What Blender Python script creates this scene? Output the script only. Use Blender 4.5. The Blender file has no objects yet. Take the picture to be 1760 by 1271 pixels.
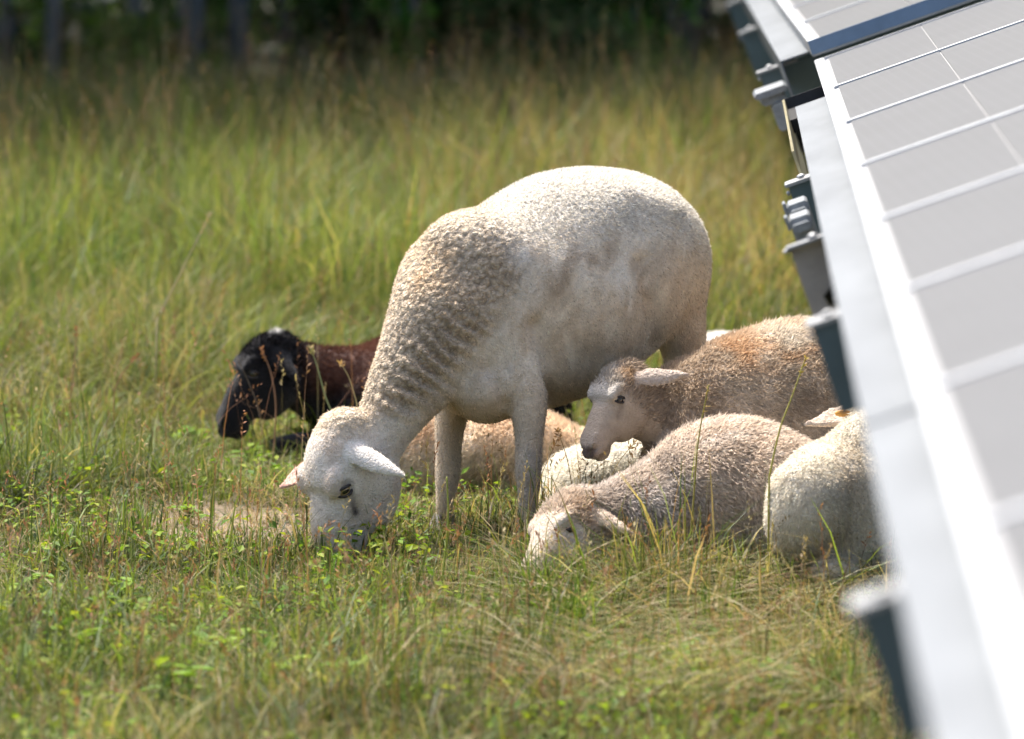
import bpy, math, random
import numpy as np
from mathutils import Vector, Matrix

random.seed(7)
RNG = np.random.default_rng(11)
scene = bpy.context.scene
COL = scene.collection

# ------------------------------------------------------------------ camera
F_PX = 9000.0
CAM = np.array([0.0, 0.0, 1.6])
PITCH = math.atan(1061.5 / F_PX)
cam_data = bpy.data.cameras.new("camera")
cam_data.sensor_fit = 'HORIZONTAL'
cam_data.sensor_width = 36.0
cam_data.lens = F_PX / 1760.0 * 36.0
cam_data.clip_start = 0.1
cam_data.clip_end = 400.0
cam_data.dof.use_dof = True
cam_data.dof.focus_distance = 10.42
cam_data.dof.aperture_fstop = 4.0
cam = bpy.data.objects.new("camera", cam_data)
cam.location = CAM
cam.rotation_euler = (math.pi / 2 - PITCH, 0, 0)
COL.objects.link(cam)
scene.camera = cam

# ------------------------------------------------------------------ sky and sun
SUN = Vector((-0.27, 0.40, 0.875)).normalized()          # towards the sun
world = bpy.data.worlds.new("World")
scene.world = world
world.use_nodes = True
wn = world.node_tree
wn.nodes.clear()
sky = wn.nodes.new('ShaderNodeTexSky')
sky.sky_type = 'NISHITA'
sky.sun_disc = False
sky.sun_elevation = math.asin(SUN.z)
sky.sun_rotation = math.atan2(SUN.x, SUN.y)
sky.dust_density = 5.0
sky.air_density = 1.0
sky.ozone_density = 0.6
bgn = wn.nodes.new('ShaderNodeBackground')
bgn.inputs['Strength'].default_value = 0.15
wout = wn.nodes.new('ShaderNodeOutputWorld')
wn.links.new(sky.outputs[0], bgn.inputs[0])
wn.links.new(bgn.outputs[0], wout.inputs[0])
sun_data = bpy.data.lights.new("sun", 'SUN')
sun_data.energy = 3.8
sun_data.angle = math.radians(0.53)
sun_data.color = (1.0, 0.955, 0.88)
sun = bpy.data.objects.new("sun", sun_data)
sun.rotation_euler = SUN.to_track_quat('Z', 'Y').to_euler()
sun.location = (0, 0, 20)
COL.objects.link(sun)

vs = scene.view_settings
vs.view_transform = 'Standard'
vs.look = 'None'
vs.exposure = 1.18
vs.use_white_balance = True
vs.white_balance_temperature = 6450.0
vs.gamma = 1.0
vs.use_curve_mapping = False
scene.render.engine = 'CYCLES'
scene.cycles.use_denoising = True
scene.cycles.use_adaptive_sampling = True
scene.cycles.adaptive_threshold = 0.025
scene.cycles.max_bounces = 3
scene.cycles.transparent_max_bounces = 6
scene.cycles.diffuse_bounces = 2
scene.cycles.transmission_bounces = 2

# ------------------------------------------------------------------ helpers: geometry
cp, sp = math.cos(PITCH), math.sin(PITCH)
FW = np.array([0, cp, -sp])
UPV = np.array([0, sp, cp])

def ray(px, py):
    return FW + np.array([1.0, 0, 0]) * ((px - 880.0) / F_PX) + UPV * ((635.5 - py) / F_PX)

def P(px, py, Y):
    """the point at depth Y that the photograph shows at (px, py)"""
    d = ray(px, py)
    return CAM + d * (Y / d[1])

def G(px, py, z=0.0):
    """the point at height z that the photograph shows at (px, py)"""
    d = ray(px, py)
    return CAM + d * ((z - CAM[2]) / d[2])

def proj(V):
    D = V - CAM
    z = D @ FW
    return np.stack([880 + F_PX * D[:, 0] / z, 635.5 - F_PX * (D @ UPV) / z], 1)

def nrm(v):
    return v / (np.linalg.norm(v, axis=-1, keepdims=True) + 1e-12)

def hash3(ix, iy, iz, seed):
    h = (ix * 374761393 + iy * 668265263 + iz * 2147483647 + seed * 1274126177) & 0xFFFFFFFF
    h = ((h ^ (h >> 13)) * 1274126177) & 0xFFFFFFFF
    h = ((h ^ (h >> 16)) * 2246822519) & 0xFFFFFFFF
    return ((h ^ (h >> 15)) & 0xFFFFFF) / float(0xFFFFFF)

def vnoise(Pn, scale, seed=0):
    """value noise, -1..1"""
    Q = Pn * scale
    I = np.floor(Q).astype(np.int64)
    Fr = Q - I
    Fr = Fr * Fr * (3 - 2 * Fr)
    r = np.zeros(len(Pn))
    for dx in (0, 1):
        for dy in (0, 1):
            for dz in (0, 1):
                w = (Fr[:, 0] if dx else 1 - Fr[:, 0]) * (Fr[:, 1] if dy else 1 - Fr[:, 1]) * (Fr[:, 2] if dz else 1 - Fr[:, 2])
                r += w * hash3(I[:, 0] + dx, I[:, 1] + dy, I[:, 2] + dz, seed)
    return r * 2 - 1

def fbm(Pn, scale, seed=0, octaves=3):
    r = np.zeros(len(Pn)); a = 1.0; t = 0
    for o in range(octaves):
        r += a * vnoise(Pn, scale * 2 ** o, seed + o * 17); t += a; a *= 0.5
    return r / t

def worley(Pn, scale, seed=0):
    Q = Pn * scale
    I = np.floor(Q).astype(np.int64)
    best = np.full(len(Pn), 9.0)
    for dx in (-1, 0, 1):
        for dy in (-1, 0, 1):
            for dz in (-1, 0, 1):
                c = I + np.array([dx, dy, dz])
                f = np.stack([hash3(c[:, 0], c[:, 1], c[:, 2], seed + k) for k in range(3)], 1)
                best = np.minimum(best, np.linalg.norm(c + f - Q, axis=1))
    return best

def sstep(a, b, x):
    t = np.clip((x - a) / (b - a), 0, 1)
    return t * t * (3 - 2 * t)

def inpoly(xy, poly, soft=1.0):
    """soft signed membership of points in a polygon (1 inside, 0 outside, soft pixels wide)"""
    poly = np.array(poly, float)
    x, y = xy[:, 0], xy[:, 1]
    inside = np.zeros(len(xy), bool)
    dist = np.full(len(xy), 1e9)
    n = len(poly)
    for i in range(n):
        a = poly[i]; b = poly[(i + 1) % n]
        cond = ((a[1] > y) != (b[1] > y))
        xi = (b[0] - a[0]) * (y - a[1]) / (b[1] - a[1] + 1e-9) + a[0]
        inside ^= cond & (x < xi)
        ab = b - a
        t = np.clip(((x - a[0]) * ab[0] + (y - a[1]) * ab[1]) / (ab @ ab + 1e-9), 0, 1)
        dist = np.minimum(dist, np.hypot(x - a[0] - t * ab[0], y - a[1] - t * ab[1]))
    sd = np.where(inside, dist, -dist)
    return sstep(-soft, soft, sd)

def mesh_np(name, V, faces=None, loops=None, starts=None, totals=None, smooth=True):
    """mesh from numpy arrays; faces = (n,k) array or explicit loops/starts/totals"""
    me = bpy.data.meshes.new(name)
    V = np.asarray(V, np.float32)
    if faces is not None:
        faces = np.asarray(faces, np.int32)
        k = faces.shape[1]
        loops = faces.ravel()
        totals = np.full(len(faces), k, np.int32)
        starts = np.arange(len(faces), dtype=np.int32) * k
    me.vertices.add(len(V)); me.vertices.foreach_set("co", V.ravel())
    me.loops.add(len(loops)); me.loops.foreach_set("vertex_index", np.asarray(loops, np.int32))
    me.polygons.add(len(starts))
    me.polygons.foreach_set("loop_start", np.asarray(starts, np.int32))
    me.polygons.foreach_set("loop_total", np.asarray(totals, np.int32))
    me.polygons.foreach_set("use_smooth", np.full(len(starts), smooth))
    me.update(calc_edges=True)
    return me

def vcol(me, name, C):
    C = np.asarray(C, np.float32)
    if C.shape[1] == 3:
        C = np.concatenate([C, np.ones((len(C), 1), np.float32)], 1)
    at = me.color_attributes.new(name, 'FLOAT_COLOR', 'POINT')
    at.data.foreach_set("color", C.ravel())

def link(name, me, mat=None, parent=None, **props):
    o = bpy.data.objects.new(name, me)
    COL.objects.link(o)
    if mat is not None and me is not None and not me.materials:
        me.materials.append(mat)
    if parent is not None:
        o.parent = parent
        o.matrix_parent_inverse = Matrix.Translation(-Vector(parent.location)) if parent.parent is None and parent.type == 'EMPTY' else Matrix()
    for k, v in props.items():
        o[k] = v
    return o

def empty(name, loc, **props):
    o = bpy.data.objects.new(name, None)
    o.location = Vector(loc)
    o.empty_display_size = 0.1
    COL.objects.link(o)
    for k, v in props.items():
        o[k] = v
    return o

class MB:
    """collects polygons for one mesh"""
    def __init__(self): self.v = []; self.f = []
    def add(self, verts, faces):
        b = len(self.v)
        self.v += [tuple(float(c) for c in p) for p in verts]
        self.f += [tuple(b + i for i in f) for f in faces]
    def box(self, o, ax, ay, az, bevel=0.0):
        o, ax, ay, az = (np.array(q, float) for q in (o, ax, ay, az))
        if bevel <= 0:
            vs_ = [o + ax * i + ay * j + az * k for k in (0, 1) for j in (0, 1) for i in (0, 1)]
            self.add(vs_, [(0, 2, 3, 1), (4, 5, 7, 6), (0, 1, 5, 4), (2, 6, 7, 3), (0, 4, 6, 2), (1, 3, 7, 5)])
        else:
            L = [np.linalg.norm(a) for a in (ax, ay, az)]
            ux, uy, uz = ax / L[0], ay / L[1], az / L[2]
            b = min(bevel, 0.45 * min(L[1], L[2]))
            prof = [(b, 0), (L[1] - b, 0), (L[1], b), (L[1], L[2] - b), (L[1] - b, L[2]), (b, L[2]), (0, L[2] - b), (0, b)]
            vs_ = [o + uy * y + uz * z for y, z in prof] + [o + ax + uy * y + uz * z for y, z in prof]
            fs = [(i, (i + 1) % 8, 8 + (i + 1) % 8, 8 + i) for i in range(8)]
            self.add(vs_, fs + [tuple(range(7, -1, -1)), tuple(range(8, 16))])
    def tube(self, pts, rad, n=8, cap=True):
        pts = [np.array(p, float) for p in pts]
        if not hasattr(rad, '__len__'): rad = [rad] * len(pts)
        rings = []
        for i, p in enumerate(pts):
            t = nrm(pts[min(i + 1, len(pts) - 1)] - pts[max(i - 1, 0)])
            ref = np.array([0, 0, 1.0]) if abs(t[2]) < 0.9 else np.array([1.0, 0, 0])
            s = nrm(np.cross(t, ref)); u = np.cross(s, t)
            rings += [p + (s * math.cos(2 * math.pi * k / n) + u * math.sin(2 * math.pi * k / n)) * rad[i] for k in range(n)]
        fs = []
        for i in range(len(pts) - 1):
            for k in range(n):
                fs.append((i * n + k, i * n + (k + 1) % n, (i + 1) * n + (k + 1) % n, (i + 1) * n + k))
        if cap:
            fs.append(tuple(range(n - 1, -1, -1))); fs.append(tuple((len(pts) - 1) * n + k for k in range(n)))
        self.add(rings, fs)
    def ball(self, c, rx, ry=None, rz=None, n=10, m=7, axes=None):
        c = np.array(c, float); ry = ry or rx; rz = rz or rx
        A = np.eye(3) if axes is None else np.array(axes, float)
        vs_ = [c + A[2] * rz]
        for j in range(1, m):
            th = math.pi * j / m
            for k in range(n):
                ph = 2 * math.pi * k / n
                vs_.append(c + A[0] * rx * math.sin(th) * math.cos(ph) + A[1] * ry * math.sin(th) * math.sin(ph) + A[2] * rz * math.cos(th))
        vs_.append(c - A[2] * rz)
        fs = [(0, 1 + k, 1 + (k + 1) % n) for k in range(n)]
        for j in range(m - 2):
            for k in range(n):
                fs.append((1 + j * n + k, 1 + (j + 1) * n + k, 1 + (j + 1) * n + (k + 1) % n, 1 + j * n + (k + 1) % n))
        e = len(vs_) - 1
        fs += [(e, 1 + (m - 2) * n + (k + 1) % n, 1 + (m - 2) * n + k) for k in range(n)]
        self.add(vs_, fs)
    def mesh(self, name, smooth=False):
        me = bpy.data.meshes.new(name)
        me.from_pydata(self.v, [], self.f)
        if smooth:
            me.polygons.foreach_set("use_smooth", np.ones(len(me.polygons), bool))
        me.update()
        return me
    def build(self, name, mat, parent=None, smooth=False, **props):
        return link(name, self.mesh(name, smooth), mat, parent, **props)

# ------------------------------------------------------------------ helpers: materials
def new_mat(name):
    m = bpy.data.materials.new(name)
    m.use_nodes = True
    nt = m.node_tree
    return m, nt, nt.nodes['Principled BSDF'], nt.nodes['Material Output']

def N(nt, kind, **ins):
    n = nt.nodes.new(kind)
    for k, v in ins.items():
        n.inputs[k].default_value = v
    return n

def mixrgb(nt, mode, fac, a, b):
    m = nt.nodes.new('ShaderNodeMix'); m.data_type = 'RGBA'; m.blend_type = mode
    for sock, val in ((m.inputs[0], fac), (m.inputs[6], a), (m.inputs[7], b)):
        if isinstance(val, (int, float)): sock.default_value = val
        elif isinstance(val, tuple): sock.default_value = val if len(val) == 4 else (*val, 1)
        else: nt.links.new(val, sock)
    return m.outputs[2]

def leafy(name, transl=0.4, rough=0.6, spec=0.25, sat=1.0):
    """thin plant surface: colour from the 'tint' attribute, part of the light goes through"""
    m, nt, bs, out = new_mat(name)
    at = nt.nodes.new('ShaderNodeAttribute'); at.attribute_name = 'tint'
    nt.links.new(at.outputs['Color'], bs.inputs['Base Color'])
    bs.inputs['Roughness'].default_value = rough
    bs.inputs['Specular IOR Level'].default_value = spec
    tr = nt.nodes.new('ShaderNodeBsdfTranslucent')
    warm = mixrgb(nt, 'MULTIPLY', 1.0, at.outputs['Color'], (1.25, 1.2, 0.65))
    nt.links.new(warm, tr.inputs['Color'])
    mx = nt.nodes.new('ShaderNodeMixShader'); mx.inputs[0].default_value = transl
    nt.links.new(bs.outputs[0], mx.inputs[1]); nt.links.new(tr.outputs[0], mx.inputs[2])
    nt.links.new(mx.outputs[0], out.inputs['Surface'])
    return m

def strand_mat(name, transl=0.45):
    m, nt, bs, out = new_mat(name)
    nt.nodes.remove(bs)
    at = nt.nodes.new('ShaderNodeAttribute'); at.attribute_name = 'tint'
    d = nt.nodes.new('ShaderNodeBsdfDiffuse'); t = nt.nodes.new('ShaderNodeBsdfTranslucent')
    nt.links.new(at.outputs['Color'], d.inputs['Color']); nt.links.new(at.outputs['Color'], t.inputs['Color'])
    mx = nt.nodes.new('ShaderNodeMixShader'); mx.inputs[0].default_value = transl
    nt.links.new(d.outputs[0], mx.inputs[1]); nt.links.new(t.outputs[0], mx.inputs[2])
    nt.links.new(mx.outputs[0], out.inputs['Surface'])
    return m

def coat_mat(name, bump=0.75, scale=230.0):
    """skin and short hair: colour from 'tint' (alpha = how woolly), fine woolly relief"""
    m, nt, bs, out = new_mat(name)
    at = nt.nodes.new('ShaderNodeAttribute'); at.attribute_name = 'tint'
    tc = nt.nodes.new('ShaderNodeTexCoord')
    nz = N(nt, 'ShaderNodeTexNoise', Scale=60.0, Detail=5.0, Roughness=0.65)
    nt.links.new(tc.outputs['Object'], nz.inputs['Vector'])
    rp = nt.nodes.new('ShaderNodeMapRange')
    rp.inputs[1].default_value = 0.3; rp.inputs[2].default_value = 0.7
    rp.inputs[3].default_value = 0.86; rp.inputs[4].default_value = 1.1
    nt.links.new(nz.outputs[0], rp.inputs[0])
    c = mixrgb(nt, 'MULTIPLY', 1.0, at.outputs['Color'], rp.outputs[0])
    vo = N(nt, 'ShaderNodeTexVoronoi', Scale=scale * 0.42)
    wob = N(nt, 'ShaderNodeTexNoise', Scale=70.0, Detail=2.0)
    nt.links.new(tc.outputs['Object'], wob.inputs['Vector'])
    wv = mixrgb(nt, 'ADD', 0.012, tc.outputs['Object'], wob.outputs['Color'])
    nt.links.new(wv, vo.inputs['Vector'])
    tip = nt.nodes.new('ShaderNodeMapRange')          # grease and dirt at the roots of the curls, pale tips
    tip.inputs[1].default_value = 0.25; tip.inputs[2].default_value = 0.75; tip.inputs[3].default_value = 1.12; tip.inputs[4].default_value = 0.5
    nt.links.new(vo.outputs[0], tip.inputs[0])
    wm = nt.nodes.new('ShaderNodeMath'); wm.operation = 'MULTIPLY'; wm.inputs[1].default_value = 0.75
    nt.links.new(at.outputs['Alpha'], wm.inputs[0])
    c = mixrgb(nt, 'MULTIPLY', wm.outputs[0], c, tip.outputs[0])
    nt.links.new(c, bs.inputs['Base Color'])
    bs.inputs['Roughness'].default_value = 0.92
    bs.inputs['Specular IOR Level'].default_value = 0.1
    bs.inputs['Sheen Weight'].default_value = 0.15
    n2 = N(nt, 'ShaderNodeTexNoise', Scale=scale, Detail=4.0)
    nt.links.new(tc.outputs['Object'], n2.inputs['Vector'])
    mt = nt.nodes.new('ShaderNodeMath'); mt.operation = 'MULTIPLY_ADD'
    inv = nt.nodes.new('ShaderNodeMath'); inv.operation = 'MULTIPLY'; inv.inputs[1].default_value = -1.4
    nt.links.new(vo.outputs[0], inv.inputs[0])
    nt.links.new(inv.outputs[0], mt.inputs[0]); nt.links.new(at.outputs['Alpha'], mt.inputs[1]); nt.links.new(n2.outputs[0], mt.inputs[2])
    bp = N(nt, 'ShaderNodeBump', Strength=bump, Distance=0.009)
    nt.links.new(mt.outputs[0], bp.inputs['Height'])
    nt.links.new(bp.outputs[0], bs.inputs['Normal'])
    return m

def plain(name, col, rough=0.6, metal=0.0, spec=0.5, noise=0.0, nscale=30.0, bump=0.0, stretch=None):
    m, nt, bs, out = new_mat(name)
    bs.inputs['Base Color'].default_value = (*col, 1)
    bs.inputs['Roughness'].default_value = rough
    bs.inputs['Metallic'].default_value = metal
    bs.inputs['Specular IOR Level'].default_value = spec
    if noise or bump:
        tc = nt.nodes.new('ShaderNodeTexCoord')
        nz = N(nt, 'ShaderNodeTexNoise', Scale=nscale, Detail=6.0, Roughness=0.6)
        if stretch:
            mp = nt.nodes.new('ShaderNodeMapping'); mp.inputs['Scale'].default_value = stretch
            nt.links.new(tc.outputs['Object'], mp.inputs[0]); nt.links.new(mp.outputs[0], nz.inputs['Vector'])
        else:
            nt.links.new(tc.outputs['Object'], nz.inputs['Vector'])
        rp = nt.nodes.new('ShaderNodeMapRange')
        rp.inputs[1].default_value = 0.3; rp.inputs[2].default_value = 0.7
        rp.inputs[3].default_value = 1 - noise; rp.inputs[4].default_value = 1 + noise
        nt.links.new(nz.outputs[0], rp.inputs[0])
        nt.links.new(mixrgb(nt, 'MULTIPLY', 1.0, (*col, 1), rp.outputs[0]), bs.inputs['Base Color'])
        if bump:
            bp = N(nt, 'ShaderNodeBump', Strength=bump, Distance=0.01)
            nt.links.new(nz.outputs[0], bp.inputs['Height']); nt.links.new(bp.outputs[0], bs.inputs['Normal'])
    return m

M_BLADE = leafy("grass_blade", 0.46, 0.55, 0.25)
M_DRY = leafy("dry_stalk", 0.25, 0.7, 0.2)
M_LEAF = leafy("leaf", 0.4, 0.55, 0.15)
M_BARK = plain("bark", (0.10, 0.108, 0.108), 0.9, noise=0.45, nscale=9.0, bump=0.8, stretch=(3, 3, 0.5))
M_COAT = coat_mat("coat")
M_FUR = strand_mat("fur_strand")

# ------------------------------------------------------------------ the ground
def ground_h(X, Y):
    X = np.asarray(X, float); Y = np.asarray(Y, float)
    Q = np.stack([X, Y, np.zeros_like(X)], 1)
    near = 0.018 * vnoise(Q, 1.3, 3) + 0.008 * vnoise(Q, 4.0, 5)
    far = sstep(14, 30, Y) * 0.06 * vnoise(Q, 0.35, 9)
    return near + far - 0.012

def patch_bare(X, Y):
    """how bare the soil is: the worn patch beside the grazing head"""
    c = G(420, 905)
    e = ((X - c[0]) / 0.24) ** 2 + ((Y - c[1]) / 0.40) ** 2
    Q = np.stack([X, Y, np.zeros_like(X)], 1)
    return np.clip(1.15 - e * 0.75 + 0.5 * vnoise(Q, 7.0, 21), 0, 1)

def build_ground():
    xs = np.concatenate([np.linspace(-90, -7, 16), np.linspace(-6.5, 6.5, 131), np.linspace(7, 90, 16)])
    ys = np.concatenate([np.linspace(-30, 4, 12), np.linspace(5, 24, 191), np.linspace(24.5, 60, 40), np.linspace(62, 200, 12)])
    XX, YY = np.meshgrid(xs, ys)
    X = XX.ravel(); Y = YY.ravel()
    V = np.stack([X, Y, ground_h(X, Y)], 1)
    nx, ny = len(xs), len(ys)
    i = np.arange(nx * ny).reshape(ny, nx)
    F = np.stack([i[:-1, :-1].ravel(), i[:-1, 1:].ravel(), i[1:, 1:].ravel(), i[1:, :-1].ravel()], 1)
    me = mesh_np("ground", V, F)
    b = patch_bare(X, Y)
    thatch = np.array([0.095, 0.08, 0.045]); soil = np.array([0.27, 0.205, 0.135]); litter = np.array([0.06, 0.055, 0.035])
    fw = sstep(21.8, 24.2, Y)[:, None]
    C = (thatch * (1 - b[:, None]) + soil * b[:, None]) * (1 - fw) + litter * fw
    vcol(me, 'tint', C)
    m, nt, bs, out = new_mat("soil")
    at = nt.nodes.new('ShaderNodeAttribute'); at.attribute_name = 'tint'
    tc = nt.nodes.new('ShaderNodeTexCoord')
    nz = N(nt, 'ShaderNodeTexNoise', Scale=38.0, Detail=8.0, Roughness=0.7)
    nt.links.new(tc.outputs['Object'], nz.inputs['Vector'])
    rp = nt.nodes.new('ShaderNodeMapRange')
    rp.inputs[1].default_value = 0.3; rp.inputs[2].default_value = 0.7; rp.inputs[3].default_value = 0.55; rp.inputs[4].default_value = 1.35
    nt.links.new(nz.outputs[0], rp.inputs[0])
    nt.links.new(mixrgb(nt, 'MULTIPLY', 1.0, at.outputs['Color'], rp.outputs[0]), bs.inputs['Base Color'])
    bs.inputs['Roughness'].default_value = 0.95
    bp = N(nt, 'ShaderNodeBump', Strength=0.9, Distance=0.02)
    nt.links.new(nz.outputs[0], bp.inputs['Height']); nt.links.new(bp.outputs[0], bs.inputs['Normal'])
    link("ground", me, m, kind="structure")
build_ground()

# ------------------------------------------------------------------ woodland edge at the back of the field
def leaf_cloud(centers, n, size, cols, squash=1.0, rng=RNG):
    """n small folded leaves spread through balls (x,y,z,r)"""
    centers = np.array(centers, float)
    w = centers[:, 3] ** 2; k = rng.choice(len(centers), n, p=w / w.sum())
    d = nrm(rng.normal(size=(n, 3))); r = rng.random(n) ** 0.45
    C = centers[k, :3] + d * (centers[k, 3] * r)[:, None] * np.array([1, 1, squash])
    a = nrm(rng.normal(size=(n, 3)) + np.array([0, 0, -0.3])); b = nrm(np.cross(a, rng.normal(size=(n, 3))))
    s = size * rng.uniform(0.6, 1.3, n)[:, None]
    c = np.cross(a, b) * 0.18
    V = np.stack([C - a * s, C + b * s * 0.45 + c * s, C + a * s, C - b * s * 0.45 + c * s], 1).reshape(-1, 3)
    q = np.arange(n)[:, None] * 4
    F = np.concatenate([q + np.array([[0, 1, 2]]), q + np.array([[0, 2, 3]])])
    cols = np.array(cols); ci = rng.choice(len(cols), n)
    T = cols[ci] * rng.uniform(0.7, 1.3, (n, 1))
    return V, F, np.repeat(T, 4, 0)

def woody(path, rads, n=9):
    mb = MB(); mb.tube(path, rads, n); return mb

TREE_GREENS = [(0.045, 0.095, 0.025), (0.06, 0.12, 0.03), (0.03, 0.07, 0.025), (0.08, 0.13, 0.03)]

def tree(x, y, r, h, label, lean=0.0, leaves=900, crown_lo=2.6, spread=1.9, name="woodland_tree", seed=0):
    rng = np.random.default_rng(900 + seed)
    z0 = float(ground_h([x], [y])[0]) - 0.05
    root = empty(name, (x, y, z0), label=label, category="tree", group="trees at the edge of the wood")
    pts = []; rr = []
    for i in range(9):
        t = i / 8
        pts.append((x + lean * h * t * t + 0.06 * math.sin(3 * t + seed), y + 0.05 * math.sin(5 * t + seed * 2), z0 + h * 0.85 * t))
        rr.append(r * (1.35 if i == 0 else 1.0 - 0.75 * t) + 0.004)
    mb = woody(pts, rr, 12)
    tops = []
    for k in range(6):
        t = rng.uniform(0.4, 0.95); p = np.array(pts[int(t * 8)])
        a = rng.uniform(0, 6.28); L = spread * rng.uniform(0.5, 0.95)
        e = p + np.array([math.cos(a) * L, math.sin(a) * L, L * rng.uniform(0.3, 0.7)])
        m_ = (p + e) / 2 + np.array([0, 0, 0.12])
        mb.tube([p, m_, e], [r * 0.4, r * 0.25, r * 0.1], 6); tops.append((*e, spread * rng.uniform(0.4, 0.6)))
    mb.build("trunk", M_BARK, root, smooth=True)
    for k in range(5):
        tops.append((x + lean * h + rng.normal() * spread * 0.4, y + rng.normal() * spread * 0.4, z0 + rng.uniform(crown_lo + 0.7, h), spread * rng.uniform(0.45, 0.7)))
    V, F, T = leaf_cloud(tops, leaves, 0.17, TREE_GREENS, rng=rng)
    me = mesh_np("crown", V, F, smooth=False); vcol(me, 'tint', T)
    link("crown", me, M_LEAF, root)

def shrub(x, y, rad, h, n, label, cols, seed=0, size=0.055):
    rng = np.random.default_rng(300 + seed)
    z0 = float(ground_h([x], [y])[0]) - 0.02
    root = empty("shrub", (x, y, z0), label=label, category="shrub", group="undergrowth below the trees")
    mb = MB(); balls = []
    for k in range(7):
        a = rng.uniform(0, 6.28); L = rad * rng.uniform(0.2, 0.8)
        e = np.array([x + math.cos(a) * L, y + math.sin(a) * L, z0 + h * rng.uniform(0.5, 0.95)])
        mb.tube([(x + 0.02 * k, y, z0), ((x + e[0]) / 2, (y + e[1]) / 2, z0 + h * 0.4), e], [0.016, 0.011, 0.004], 5)
        balls.append((*e, rad * rng.uniform(0.3, 0.55)))
        balls.append((*(np.array([x, y, z0]) * 0.5 + e * 0.5), rad * rng.uniform(0.25, 0.45)))
    mb.build("stem", M_BARK, root)
    V, F, T = leaf_cloud(balls, n, size, cols, rng=rng)
    me = mesh_np("foliage", V, F, smooth=False); vcol(me, 'tint', T)
    link("foliage", me, M_LEAF, root)

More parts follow.
